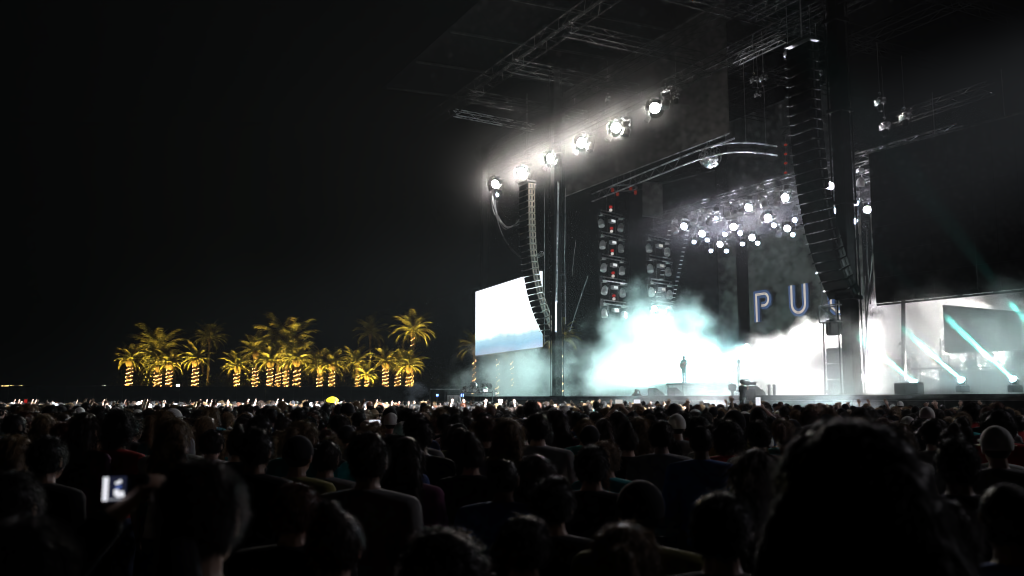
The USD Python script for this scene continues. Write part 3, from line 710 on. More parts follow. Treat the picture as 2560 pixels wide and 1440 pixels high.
# ------------------------------------------------------------------ pods of lamps on the far wing
Q3 = np.array([math.sin(math.radians(45)), math.cos(math.radians(45)), 0])       # along a pod
QN = np.array([Q3[1], -Q3[0], 0])
def pod(px, py, v, label, dim, far):
    c = on_v(px, py, v)
    t = thing('lighting_pod', label, 'lighting pod', c, group='stacked lighting pods on the far wing')
    for dz, o in ((0, 0.0), (-0.3, 0.18)):
        part(t, 'pipe', tube([c - Q3 * 1.5 + UP * dz + QN * o, c + Q3 * 1.5 + UP * dz + QN * o], 0.05, 6), 'truss_metal', world=t)
    for a in (-1.48, 1.48):
        part(t, 'end_plate', box(c + Q3 * a - UP * 0.18, (0.04, 0.32, 0.55), (Q3, QN, UP)), 'black_metal', world=t)
    for a in (-0.5, 0.5):
        part(t, 'chain', tube([c + Q3 * a, c + Q3 * a + UP * 1.75], 0.018, 4), 'dull_metal', world=t)
    st = part(t, 'strobe', rbox((0.6, 0.3, 0.30), 0.03, c - UP * 0.72 + QN * 0.1, (Q3, QN, UP)), 'grey_case', world=t)
    part(st, 'strobe_glass', box(c - UP * 0.72 + QN * 0.262 - np.asarray(t.base), (0.46, 0.02, 0.18), (Q3, QN, UP)), 'lens_glint' if not dim else 'lens_dim')
    if not dim:
        part(t, 'red_beacon', rbox((0.24, 0.24, 0.2), 0.05, c + UP * 0.42), 'beacon_red', world=t)
        part(t, 'white_cap', rbox((0.22, 0.22, 0.2), 0.05, c + UP * 0.18), 'lens_dim', world=t)
    for a, nm in ((-1.15, 'left'), (1.15, 'right')):
        hp = c + Q3 * a - UP * 1.25
        m = thing('moving_head', f'unlit moving head hanging at the {nm} of the {label.split(" lighting pod")[0]} pod', 'stage light', hp, group='unlit moving heads on the lighting pods')
        lamp_head(m, hp, np.array([rng.uniform(-.25, .1), -0.45, -0.9]), 0.24, 0.62, None, (0, 0, 0.95), 'pale_case', 'chrome_metal')
for k, y in enumerate((531, 584, 640, 696, 753)):
    pod(1527 + k * 2, y, 9, f'{["topmost", "second", "third", "fourth", "lowest"][k]} bright lighting pod in the nearer stack', False, 0)
for k, y in enumerate((592, 642, 700, 755)):
    pod(1645 + k * 3, y, 11.5, f'{["topmost", "second", "third", "lowest"][k]} dim lighting pod in the farther stack', True, 1)
t = thing('ring_truss', 'dark round rig with red lights above the lighting pods', 'rig', on_v(1560, 470, 9))
rc = on_v(1560, 470, 9)
part(t, 'hoop', tube([rc + np.array([1.0 * math.cos(a), 1.0 * math.sin(a), 0]) for a in np.linspace(0, 2 * math.pi, 21)], 0.05, 5), 'dull_metal', world=t)
for k in range(4):
    a = k * 1.57 + 0.4
    q = rc + np.array([math.cos(a), math.sin(a), -0.25])
    part(t, 'red_light', rbox((0.2, 0.2, 0.3), 0.04, q), 'beacon_dim', world=t)
    part(t, 'hanger', tube([q + UP * 0.2, q + UP * 5], 0.02, 4), 'dull_metal', world=t)
t = thing('beacon_strip', 'vertical strip of four red lights left of the dark array', 'lights', on_v(1964, 400, 8))
for k, y in enumerate((362, 385, 408, 432)):
    part(t, 'red_light', rbox((0.16, 0.16, 0.12), 0.03, on_v(1964, y, 8)), 'beacon_dim', world=t)
part(t, 'pole', tube([on_v(1966, 340, 8.1), on_v(1966, 445, 8.1)], 0.05, 6), 'black_metal', world=t)

# ------------------------------------------------------------------ lamps inside and behind the fog
def floor_lamp(px, py, v, label, lens, R, d, I, col, half, target=None, group=None, stand=True):
    p = on_v(px, py, v)
    t = thing('floor_lamp', label, 'stage light', p, group=group)
    d = np.asarray(d, float); d /= np.linalg.norm(d)
    prof = [(0, R * 1.7), (R * 0.6, R * 1.7), (R, R * 0.8), (R, 0), (R * 0.9, 0.0), (R * 0.9, 0.04), (0, 0.04)]
    h = part(t, 'head', aim(lathe(prof, 16), p, d), 'black_paint', 30, world=t)
    m = aim(lathe([(0, -0.05), (R * 0.6, -0.035), (R * 0.93, 0.0), (R * 0.9, 0.03), (0, 0.03)], 16), p, d); m.apply_translation(-np.asarray(t.base))
    part(h, 'lens', m, lens, True)
    x = np.cross(UP, d); x /= np.linalg.norm(x)
    c = p - d * R * 0.6
    foot = 2.0 if p[2] < 2.9 or v < 7 else 2.96
    part(t, 'yoke', tube([c + x * R * 1.15, c + x * R * 1.15 - UP * R * 1.3, c - x * R * 1.15 - UP * R * 1.3, c - x * R * 1.15], 0.03, 5), 'dull_metal', world=t)
    part(t, 'base', rbox((0.36, 0.36, max(0.1, min(0.25, c[2] - R * 1.3 - foot))), 0.03, c - UP * (R * 1.3 + 0.1)), 'black_paint', world=t)
    if c[2] - R * 1.3 - 0.2 > foot + 0.1:
        part(t, 'stand', tube([c - UP * (R * 1.3 + 0.2), np.array([c[0], c[1], foot])], 0.035, 6), 'dull_metal', world=t)
    if I:
        light(t, 'lamp_light', p + d * 0.12, I, col, p + d, half, 0.05, 0.15)
    return t
for k, (q, I, col, tgt, half) in enumerate(FOG_LAMPS):
    p = S(*q)
    t = thing('wash_lamp', f'wash lamp buried in the stage fog, {ORD[k]} from the left' if q[1] > 0 else f'low wash lamp in the pit before the stage, {["right", "middle", "left"][k % 3]} one', 'stage light', p, group='wash lamps in the fog' if q[1] > 0 else 'wash lamps in the pit')
    d = np.asarray(S(*tgt)) - p; d /= np.linalg.norm(d)
    lamp_head(t, p, d, 0.22, 0.4, 'lens_white', (0, 0, 0.6))
    light(t, 'lamp_light', p + d * 0.25, I, col, p + d, half, 0.25, 0.5)
for k, (px, py, x2, y2, lb) in enumerate(((2285, 955, 2190, 878, 'left'), (2403, 950, 2290, 850, 'middle'), (2533, 948, 2372, 800, 'right'))):
    p = on_v(px, py, -0.6)
    d = on_v(x2, y2, -3.2) - p
    floor_lamp(px, py, -0.6, f'floor lamp throwing a narrow turquoise beam, {lb} of three', 'lens_cyan', 0.13, d, BEAM_I, (0.12, 0.95, 0.80), 1.7, group='turquoise beam lamps at the stage front')
floor_lamp(2600, 850, -0.6, 'floor lamp just out of view whose turquoise beam crosses the right edge', 'lens_cyan', 0.13, on_v(2545, 780, -2.5) - on_v(2600, 850, -0.6), BEAM_I * 0.5, (0.12, 0.95, 0.80), 1.9)

# ------------------------------------------------------------------ palms, fence and the far left of the field
def frond(L, az, el, droop, seed, w=0.34):
    """A feather frond: a bending midrib with paired leaflets hanging off it."""
    r = random.Random(seed)
    n = 13
    pts, p, e = [], np.zeros(3), el
    for i in range(n + 1):
        pts.append(p.copy())
        p = p + np.array([math.cos(e), 0, math.sin(e)]) * L / n
        e -= droop / n * (0.5 + i / n)
    pts = np.array(pts)
    v, f = [], []
    m = tube(pts, np.linspace(0.035, 0.008, n + 1), 3)
    for i in range(1, n + 1):
        for h in (0, 0.5):
            if i == n and h: continue
            q = pts[i] if not h else (pts[i] + pts[min(i + 1, n)]) / 2
            tg = pts[i] - pts[i - 1]; tg /= np.linalg.norm(tg)
            u = (i + h) / n
            ll = w * L * (0.35 + 1.3 * u - 1.25 * u * u) * r.uniform(0.85, 1.15)
            for s in (-1, 1):
                d = np.array([0, s * 1.0, 0]) * 0.8 + tg * 0.75 + np.array([0, 0, -0.25 - 0.3 * r.random()])
                d /= np.linalg.norm(d)
                k = len(v)
                wd = tg * 0.035
                v += [q - wd, q + wd, q + d * ll * 0.55 + wd * 0.9 + [0, 0, 0.02], q + d * ll - [0, 0, 0.06 * ll]]
                f += [[k, k + 1, k + 2], [k, k + 2, k + 3]]
    m = trimesh.util.concatenate([m, trimesh.Trimesh(np.array(v), np.array(f), process=False)])
    m.apply_transform(trimesh.transformations.rotation_matrix(az, (0, 0, 1)))
    return m

mat('palm_boot', (0.17, 0.11, 0.05), 0.9, 0, 0.4, 9, 0.03)
def palm_proto(path, H, R, nf, lit_from, lit_to, seed, r0=0.30, gap=0.40):
    r = random.Random(seed)
    UsdGeom.Xform.Define(stage, path).GetPrim().SetSpecifier(Sdf.SpecifierClass)
    zs = np.linspace(0, H, 12)
    lean = r.uniform(-0.25, 0.25)
    cx = lambda z: lean * (z / H) ** 2
    trunk = tube([(cx(z), 0, z) for z in zs], [r0 * (1.25 - 0.35 * z / H) * (1 + 0.06 * (-1) ** i) for i, z in enumerate(zs)], 10)
    part(path, 'trunk', trunk, 'palm_bark', 40)
    part(path, 'crown_boot', lathe([(0, H - 0.9), (r0 * 0.95, H - 0.85), (r0 * 1.6, H - 0.3), (r0 * 1.2, H + 0.15), (0, H + 0.3)], 10), 'palm_boot', True)
    turns = int((lit_to - lit_from) / gap)
    sp = []
    for i in range(turns * 12 + 1):
        z = lit_from + (lit_to - lit_from) * i / (turns * 12)
        a = 2 * math.pi * i / 12
        rr = r0 * (1.25 - 0.35 * z / H) * 1.06 + 0.03
        sp.append((cx(z) + rr * math.cos(a), rr * math.sin(a), z + 0.05 * math.sin(i * 1.7 + seed)))
    if lit_to: part(path, 'light_string', tube(sp, 0.034, 4), 'string_orange')
    for i in range(nf):
        u = i / nf
        el = 1.45 - 1.75 * u + r.uniform(-0.12, 0.12)
        fr = frond(R * r.uniform(0.85, 1.1), i * 2.39996 + r.uniform(-.2, .2), el, 0.9 + 0.9 * u, seed * 97 + i)
        fr.apply_translation((cx(H), 0, H))
        part(path, 'frond', fr, 'palm_frond', False)
PALM = {'stout': ('/World/palm_type_stout', 6.1, 2.1, 26), 'droopy': ('/World/palm_type_droopy', 5.8, 2.6, 38), 'small': ('/World/palm_type_small', 5.9, 2.35, 32), 'mid': ('/World/palm_type_mid', 7.6, 2.9, 34), 'big': ('/World/palm_type_big', 8.6, 4.6, 40), 'tall': ('/World/palm_type_tall', 11.3, 3.4, 36), 'dark': ('/World/palm_type_dark', 11.3, 3.2, 30), 'thin': ('/World/palm_type_thin', 7.6, 2.4, 26)}
for k, (nm, (pth, H, R, nf)) in enumerate(PALM.items()):
    palm_proto(pth, H, R, nf, 2.4, {'small': 5.0, 'stout': 5.3, 'droopy': 4.6, 'mid': 5.6, 'big': 5.6, 'tall': 10.6, 'dark': 0, 'thin': 6.4}[nm], 11 + k, {'tall': 0.20, 'dark': 0.18, 'thin': 0.13}.get(nm, 0.32), {'tall': 0.7, 'thin': 0.6}.get(nm, 0.40))

def palm(kind, px, crown_y, depth, label, lit=1.0, off=(0.0, -1.6), angle=21):
    if kind == 'small': kind = ('small', 'stout', 'droopy')[int(px) % 3]
    p = at_depth(px, crown_y, depth)
    H = PALM[kind][1]
    k = p[2] / H
    x = copy_of(PALM[kind][0], 'palm_tree', label, 'palm tree', (p[0], p[1], 0), rng.uniform(0, 6.28), 'lit palms behind the field', (k, k, k) if 0.7 < k < 1.4 else (1, 1, k))
    if lit:
        q = np.array([p[0] + off[0], p[1] + off[1], 0.4])
        t = thing('ground_uplight', 'ground uplight of the ' + ' '.join(label.split(',')[0].split()[:11]), 'garden lamp', q, group='yellow uplights under the palms')
        part(t, 'lamp_can', lathe([(0, -0.2), (0.13, -0.2), (0.15, 0.1), (0.13, 0.1), (0.11, 0.02), (0, 0.02)], 10), 'black_paint')
        part(t, 'lens', lathe([(0, 0.03), (0.1, 0.03), (0.1, 0.045), (0, 0.05)], 10), 'flood_warm')
        part(t, 'spike', tube([(0, 0, -0.2), (0, 0, -0.4)], 0.02, 5), 'black_paint')
        light(t, 'lamp_light', q + [0, 0, 0.1], PALM_I * lit, (1.0, 0.70, 0.14), p + [0, 0, 1.5], angle, 0.12, 0.5)
    return x
DP = 118
for a in (('small', 325, 899, DP, 'leftmost lit palm, short, standing alone'),
          ('big', 396, 880, DP + 8, 'wide pale palm rising behind the second lit trunk', 0.8),
          ('small', 398, 912, DP + 3, 'slim palm just left of the brightest paired trunk', 0.6),
          ('small', 424, 908, DP - 2, 'short palm with thick glowing trunk, third from the left'),
          ('small', 490, 898, DP, 'palm with two bright upright fronds, standing between floodlight and dark gap'),
          ('small', 594, 916, DP, 'low palm with one round glowing trunk'),
          ('mid', 640, 880, DP + 8, 'dim leaning palm just right of the round glowing trunk', 0.7),
          ('small', 676, 902, DP - 1, 'palm over the leftmost of four close glowing trunks'),
          ('mid', 696, 893, DP + 4, 'palm over the second of four close glowing trunks', 0.6),
          ('big', 718, 862, DP + 5, 'largest spreading palm, high above the four close trunks', 1.6),
          ('small', 743, 897, DP - 2, 'palm over the rightmost of four close glowing trunks'),
          ('small', 800, 916, DP, 'dim palm with a broad glowing trunk right of the largest palm', 0.5),
          ('small', 831, 911, DP, 'palm behind the yellow fan with a squarish glowing trunk', 0.7),
          ('mid', 896, 905, DP, 'dim palm right of the yellow fan', 0.5),
          ('small', 918, 938, DP - 6, 'very low bright palm right of the dim one', 0.9),
          ('small', 964, 906, DP, 'palm left of the tallest one with a neat bright trunk'),
          ('small', 996, 915, DP + 5, 'dark palm with a faint trunk just left of the tallest', 0.2),
          ('small', 1022, 914, DP - 3, 'short bright palm in front of the tallest palm'),
          ('tall', 1031, 828, DP + 4, 'tallest slender palm with a ringed glowing trunk', 1.5),
          ('dark', 926, 835, DP + 15, 'faint tall palm in the dark left of the tallest', 0.10),
          ('dark', 524, 845, DP + 15, 'faint tall palm in the dark behind the third crowns', 0.15),
          ('thin', 1184, 868, 100, 'palm with an orange ringed trunk beside the screen mast', 0.15),
          ('thin', 1243, 872, 100, 'palm with a dotted glowing trunk under the bright screen', 0.1),
          ('thin', 1282, 880, 108, 'palm glimpsed through fog under the bright screen', 0.2),
          ('thin', 1403, 846, 100, 'palm glimpsed above the fog beside the ladder tower', 0.15)):
    palm(*a)
# dark fence along the field
t = thing('field_fence', 'long black cloth covered fence below the lit palms', 'fence', (-40, 100, 0))
for k in range(31):
    x = -82 + 3.2 * k
    part(t, 'fence_panel', box((x + 1.6, 100 + rng.uniform(-.05, .05), 1.68 + rng.uniform(-.04, .04)), (3.14, 0.08, 3.3)), 'fence_cloth', world=t)
    part(t, 'fence_post', tube([(x, 100.12, 0), (x, 100.12, 3.5)], 0.06, 6), 'black_metal', world=t)
def bush(px, depth, w, h, label):
    p = at_depth(px, 970, depth)
    t = thing('dark_tree', label, 'tree', (p[0], p[1], 0), group='dark trees among the palms')
    r = np.random.default_rng(int(px))
    part(t, 'trunk', tube([(0, 0, 0), (0.1, 0, h * 0.5), (0, 0.1, h * 0.8)], [0.2, 0.14, 0.05], 6), 'palm_bark')
    n = 900
    c = r.normal(0, 1, (n, 3)) * [w / 3.2, w / 3.2, h / 4.5] + [0, 0, h * 0.62]
    c += np.sin(c[:, [1, 2, 0]] * 1.3) * 0.5
    d = r.normal(0, 1, (n, 3)); d /= np.linalg.norm(d, axis=1, keepdims=True)
    e = np.cross(d, r.normal(0, 1, (n, 3))); e /= np.linalg.norm(e, axis=1, keepdims=True)
    s = r.uniform(0.14, 0.3, (n, 1))
    v = np.stack([c - d * s, c + e * s * 0.5, c + d * s, c - e * s * 0.5], 1).reshape(-1, 3)
    k = np.arange(n)[:, None] * 4
    f = np.vstack([k + [0, 1, 2], k + [0, 2, 3]])
    part(t, 'crown', trimesh.Trimesh(v, f, process=False), 'dark_leaf')
for k, (px, d, w, h) in enumerate(((350, 126, 5, 6), (455, 128, 6, 5.5), (545, 127, 4, 5), (620, 128, 6, 7), (770, 128, 7, 8), (860, 128, 6, 6.5), (935, 126, 5, 6), (985, 128, 5, 8), (1080, 128, 6, 6), (565, 124, 2, 5))):
    bush(px, d, w, h, f'dim bushy tree in the dark behind the palms, {ORD[k]} listed from the left')
# festoon, floods and small field lights
def bulb_line(name, label, pts, n, mtl, r=0.07):
    t = thing(name, label, 'lights', pts[0])
    P = np.array(pts, float)
    part(t, 'wire', tube(P, 0.02, 4), 'dark_cable', world=t)
    for i in range(n):
        u = i / (n - 1) * (len(P) - 1); a = min(int(u), len(P) - 2)
        q = P[a] + (P[a + 1] - P[a]) * (u - a) - [0, 0, 0.08]
        part(t, 'bulb', trimesh.Trimesh(*[x for x in (lambda s: (s.vertices * r + q, s.faces))(trimesh.creation.icosphere(1))]), mtl, True, world=t)
    for q in (P[0], P[-1]):
        part(t, 'pole', tube([(q[0], q[1], 0), q], 0.05, 6), 'black_metal', world=t)
bulb_line('festoon_lights', 'golden festoon lights at the far left edge', [at_depth(x, y, 108) for x, y in ((-10, 961), (12, 964), (25, 962), (40, 966), (54, 963))], 12, 'festoon_gold', 0.09)
bulb_line('festoon_lights', 'pale short festoon right of the golden lights', [at_depth(x, y, 108) for x, y in ((58, 966), (70, 968), (84, 967))], 5, 'lens_glint', 0.07)
def flood(px, py, depth, label, n=1):
    p = at_depth(px, py, depth)
    t = thing('floodlight', label, 'floodlight', (p[0], p[1], 0))
    part(t, 'pole', tube([(0, 0, 0), (0, 0, p[2] - 0.25)], 0.05, 6), 'black_metal')
    for i in range(n):
        h = part(t, 'lamp_box', rbox((0.42, 0.25, 0.34), 0.03, (0.55 * i, 0, p[2])), 'black_paint')
        part(h, 'lens', rbox((0.38 if i == 0 else 0.3, 0.03, 0.3 if i == 0 else 0.16), 0.012, (0.55 * i, -0.137, p[2])), 'flood_warm' if i == 0 else 'festoon_gold')
    part(t, 'crossbar', tube([(-0.3, 0, p[2] - 0.22), (0.3 + 0.55 * (n - 1), 0, p[2] - 0.22)], 0.03, 5), 'black_metal')
flood(262, 968, 104, 'white floodlight pair at far left behind the fence', 3)
flood(446, 964, 104, 'single white floodlight between lit palm trunks')
def small_lamp(px, py, depth, label, mtl, w, h):
    p = at_depth(px, py, depth)
    t = thing('marker_lamp', label, 'lamp', (p[0], p[1], 0))
    part(t, 'pole', tube([(0, 0, 0), (0, 0, p[2] - h / 2)], 0.03, 5), 'black_metal')
    part(t, 'lamp_glass', rbox((w, 0.1, h), 0.02, (0, 0, p[2])), mtl)
    part(t, 'hood', rbox((w + 0.06, 0.16, 0.05), 0.015, (0, 0.02, p[2] + h / 2 + 0.03)), 'black_paint')
small_lamp(64, 1003, 62, 'red marker lamp at the far left over the crowd', 'beacon_red', 0.2, 0.26)
small_lamp(398, 1006, 62, 'tiny red marker lamp under the leftmost palms', 'beacon_red', 0.2, 0.07)
small_lamp(350, 1007, 62, 'tiny golden marker lamp left of the tiny red one', 'festoon_gold', 0.16, 0.05)
small_lamp(1093, 988, 62, 'small blue lamp left of the grey box near the mast', 'lamp_blue', 0.16, 0.14)
small_lamp(1156, 988, 60, 'small blue lamp right of the grey box near the mast', 'lamp_blue', 0.2, 0.18)
small_lamp(1240, 984, 60, 'small white lamp low under the bright screen', 'lens_glint', 0.11, 0.2)
p = at_depth(1133, 950, 112)
t = thing('tent', 'small peaked tent faintly lit behind the fence', 'tent', (p[0], p[1], 0))
part(t, 'roof', trimesh.Trimesh(np.array([(-2.2, -2.2, 3.1), (2.2, -2.2, 3.1), (2.2, 2.2, 3.1), (-2.2, 2.2, 3.1), (0, 0, 4.9)]), np.array([[0, 1, 4], [1, 2, 4], [2, 3, 4], [3, 0, 4], [0, 2, 1], [0, 3, 2]])), 'grey_cloth')
for a in (-2.1, 2.1):
    for b in (-2.1, 2.1):
        part(t, 'pole', tube([(a, b, 0), (a, b, 3.1)], 0.05, 5), 'dull_metal')
# gear beside the mast
p = at_depth(1190, 1000, 60)
t = thing('lamp_rack', 'rack of shiny silver lamps beside the screen mast', 'equipment rack', (p[0], p[1], 0))
for z in (0.9, 1.7, 2.3):
    part(t, 'shelf', rbox((2.1, 0.7, 0.07), 0.02, (0.1, 0, z)), 'dull_metal')
for a in (-0.9, 1.1):
    for b in (-0.3, 0.3):
        part(t, 'post', tube([(a, b, 0), (a, b, 2.4)], 0.035, 5), 'dull_metal')
for k, (x, z, r) in enumerate(((-0.75, 2.5, 0.22), (-0.2, 2.75, 0.26), (0.0, 2.5, 0.2), (0.55, 2.72, 0.2), (0.85, 2.7, 0.24), (0.7, 2.46, 0.2))):
    part(t, 'silver_lamp', aim(lathe([(0, r * 1.6), (r * 0.5, r * 1.5), (r, r * 0.6), (r, 0), (r * 0.8, 0.1), (0, r * 0.5)], 10), (x, -0.1, z), (rng.uniform(-.5, .5), -1, rng.uniform(-.4, .2))), 'chrome_metal', 30)
p = at_depth(1135, 1004, 56)
t = thing('flight_case', 'grey mesh sided case standing above the heads near the mast', 'case', (p[0], p[1], 0))
part(t, 'case_body', rbox((0.86, 0.5, 0.75), 0.03, (0, 0, 1.7)), 'grey_case')
part(t, 'stand', rbox((0.7, 0.4, 1.3), 0.02, (0, 0, 0.66)), 'black_paint')
for a in (-0.28, 0, 0.28):
    part(t, 'batten', box((a, -0.26, 1.7), (0.03, 0.02, 0.72)), 'dull_metal')
p = at_depth(1112, 973, 66)
t = thing('hand_rail', 'thin pale rail left of the screen mast', 'railing', (p[0], p[1], 0))
part(t, 'top_rail', tube([(-1.1, 0, p[2]), (1.1, 0.3, p[2])], 0.03, 5), 'grey_case')
for a in (-1.1, 0, 1.1):
    part(t, 'rail_post', tube([(a, 0.15, 0), (a, 0.15, p[2])], 0.03, 5), 'black_metal')
# a puff of smoke over the fence
pc = at_depth(1042, 972, 70)
fog_material('fog_puff', [(pc, (1.4, 1.2, 1.0), 1.1), (pc + [-0.4, 0, -1.0], (0.9, 0.9, 1.0), 0.9)], 0.5, (0.75, 0.85, 0.95), 1.1, 0.7, turn=0.0)
solo('fog_puff', box(pc, (4.4, 3.0, 4.2)), 'fog_puff', 'small blue grey smoke puff over the crowd right of the palms', None, kind='stuff')

# ------------------------------------------------------------------ right wing
p0 = [on_v(2357, 764, 5), on_v(2640, 790, 5), on_v(2640, 872, 5), on_v(2362, 882, 5)]
drape('wing_tarp', 'teal lit dark tarp slung between poles at far right', p0, I3, 'teal_cloth', 9, 0.12)
def pole(px, y0, y1, v, label, r=0.05):
    a = on_v(px, y0, v); b = on_v(px - 2, y1, v); b[2] = max(2.0, min(b[2], a[2]))
    t = thing('scaffold_pole', label, 'pole', [b[0], b[1], 2.0], group='scaffold poles in the right wing')
    part(t, 'tube', tube([[b[0], b[1], 2.0], a], r, 7), 'black_metal', world=t)
    part(t, 'foot_plate', rbox((0.3, 0.3, 0.05), 0.01, [b[0], b[1], 2.03]), 'black_metal', world=t)
    part(t, 'coupler', rbox((0.16, 0.16, 0.14), 0.02, [b[0], b[1], 2.0 + (a[2] - 2) * 0.55]), 'dull_metal', world=t)
pole(2258, 752, 930, 4.5, 'thick dark pole standing in the bright fog', 0.09)
pole(2351, 845, 935, 5.2, 'thin pole left of the tarp, with a short bar', 0.04)
for k, (px, y0, n) in enumerate(((2373, 880, 'left'), (2440, 868, 'second'), (2495, 868, 'third'), (2530, 870, 'right'))):
    pole(px, y0, 945, 5.3, f'dark leg under the teal tarp, {n} one', 0.045)
t = thing('scaffold_rail', 'low dark rail with small items under the tarp', 'railing', on_v(2300, 925, 6))
part(t, 'rail', tube([on_v(2280, 922, 6), on_v(2560, 915, 6)], 0.04, 5), 'black_metal', world=t)
for px in (2300, 2360, 2420, 2480, 2540):
    q = on_v(px, 920, 6)
    part(t, 'post', tube([[q[0], q[1], 2.0], q + UP * 0.15], 0.03, 5), 'black_metal', world=t)
t = thing('speaker_stack', 'pale grey speaker stack in the fog left of the black tower', 'loudspeaker', on_v(2100, 990, 1.2))
q = on_v(2098, 930, 1.2); q[2] = 2.0
for k in range(3):
    c = part(t, 'cabinet', rbox((0.7, 0.75, 0.66), 0.03, q + UP * (0.35 + 0.69 * k), (I3, A3, UP)), 'grey_case', world=t)
    part(c, 'grille', box(q + UP * (0.35 + 0.69 * k) - I3 * 0.36 - np.asarray(t.base), (0.03, 0.66, 0.56), (I3, A3, UP)), 'black_paint')
truss('low_truss', 'low truss with small lamps in the white fog right of the tower', [on_v(2140, 790, 11), on_v(2275, 800, 11)], 0.5, 0.5, I3, 'dull_metal', 0.6)
for k, px in enumerate((2165, 2192, 2216, 2240)):
    p = on_v(px, 812, 11)
    t = thing('moving_head', f'unlit moving head under the low truss in white fog, {ORD[k]} from the left', 'stage light', p, group='moving heads under the low truss')
    lamp_head(t, p, (-0.4, -0.6, -0.5), 0.22, 0.4, None, (0, 0, 0.6), 'grey_case', 'chrome_metal')
t = thing('wing_boxes', 'dark equipment case on the right wing under the tarp', 'case', on_v(2470, 970, 3))
q = on_v(2470, 970, 3); q[2] = 2.0
part(t, 'case_body', rbox((0.8, 3.6, 0.95), 0.04, q + UP * 0.48, (I3, A3, UP)), 'black_paint', world=t)
for a in (-1.75, 0, 1.75):
    part(t, 'metal_edge', box(q + A3 * a + UP * 0.48 - I3 * 0.41, (0.03, 0.06, 0.93), (I3, A3, UP)), 'dull_metal', world=t)
for k, (px, lb) in enumerate(((2258, 'left'), (2288, 'right'))):
    q = on_v(px, 985, -1.2); q[2] = 2.0
    t = thing('stage_case', f'small pale edged case on the stage lip, {lb} one under the first beam', 'case', q)
    part(t, 'case_body', rbox((0.4, 0.5, 0.42), 0.03, (0, 0, 0.22), (I3, A3, UP)), 'black_paint')
    part(t, 'trim', tube([(-.2, -.25, 0.43), (.2, -.25, 0.43), (.2, .25, 0.43)], 0.015, 4), 'chrome_metal')
def wedge(px, v, label):
    q = on_v(px, 985, v); q[2] = 2.0
    prof = Polygon([(-0.3, 0), (0.3, 0), (0.25, 0.16), (-0.22, 0.42), (-0.32, 0.3)])
    m = trimesh.creation.extrude_polygon(prof, 0.6, engine='earcut'); m.apply_translation((0, 0, -0.3))
    T = np.eye(4); T[:3, 0], T[:3, 1], T[:3, 2] = I3, UP, np.cross(I3, UP)
    m.apply_transform(T)
    t = thing('monitor_wedge', label, 'loudspeaker', q, group='monitor wedges on the stage lip')
    part(t, 'cabinet', m, 'black_paint')
    part(t, 'handle', tube([I3 * -0.27 + UP * 0.34 - A3 * 0.1, I3 * -0.3 + UP * 0.4, I3 * -0.27 + UP * 0.34 + A3 * 0.1], 0.015, 4), 'dull_metal')
wedge(1890, -1.3, 'black monitor wedge right of the silhouetted camera operator')
wedge(1640, -1.3, 'pale monitor wedge below the guitarist, left one')
wedge(1690, -1.3, 'pale monitor wedge below the guitarist, right one')
for k, px in enumerate((1923, 1936)):
    q = on_v(px, 985, -1.5); q[2] = 1.2
    t = thing('barrier_post', f'short upright post in the grey fog, {("left", "right")[k]} of a pair', 'post', q, group='pair of posts before the stage')
    part(t, 'post', tube([(0, 0, 0), (0, 0, 1.2)], 0.06, 7), 'black_metal')
    part(t, 'cap', lathe([(0, 1.2), (0.08, 1.2), (0.07, 1.26), (0, 1.28)], 8), 'black_metal')
    part(t, 'base', lathe([(0, -0.02), (0.18, 0.0), (0.16, 0.05), (0, 0.06)], 10), 'black_metal')
q = on_v(1831, 985, -1.4); q[2] = 2.0
t = thing('effects_box', 'small black box on a stand left of the camera operator', 'box', q)
part(t, 'box', rbox((0.3, 0.34, 0.3), 0.03, (0, 0, 0.38)), 'black_paint')
part(t, 'stand', tube([(0, 0, 0), (0, 0, 0.25)], 0.06, 6), 'black_metal')
part(t, 'knob', lathe([(0, 0.53), (0.05, 0.53), (0.05, 0.58), (0, 0.58)], 8), 'black_metal')
# performers' gear
bp = on_v(1771, 898, 9)
t = thing('twin_lamp_stand', 'stand with two glowing cyan globes behind the guitarist', 'lamp stand', [bp[0], bp[1], 2.94])
zc = bp[2] - 2.94
part(t, 'pole', tube([(0, 0, 0), (0, 0, zc + 0.4)], 0.03, 6), 'chrome_metal')
part(t, 'foot', lathe([(0, 0), (0.3, 0.0), (0.26, 0.05), (0.03, 0.1), (0, 0.1)], 12), 'black_metal')
part(t, 'crossbar', tube([-A3 * 0.35 + UP * zc, A3 * 0.35 + UP * zc], 0.025, 5), 'chrome_metal')
for a in (-0.33, 0.33):
    b = trimesh.creation.icosphere(2, 0.2); b.apply_translation(A3 * a + UP * zc)
    part(t, 'globe', b, 'lens_cyan', True)
light(t, 'lamp_light', bp - I3 * 0.5, 150, (0.4, 0.95, 1.0), None, None, 0.2)
floor_lamp(1868, 872, 8.5, 'single cyan lamp glaring at the edge of the white plume', 'lens_cyan', 0.3, -I3 + UP * -0.1 - A3 * -0.2, 900, (0.45, 1, 0.97), 60)

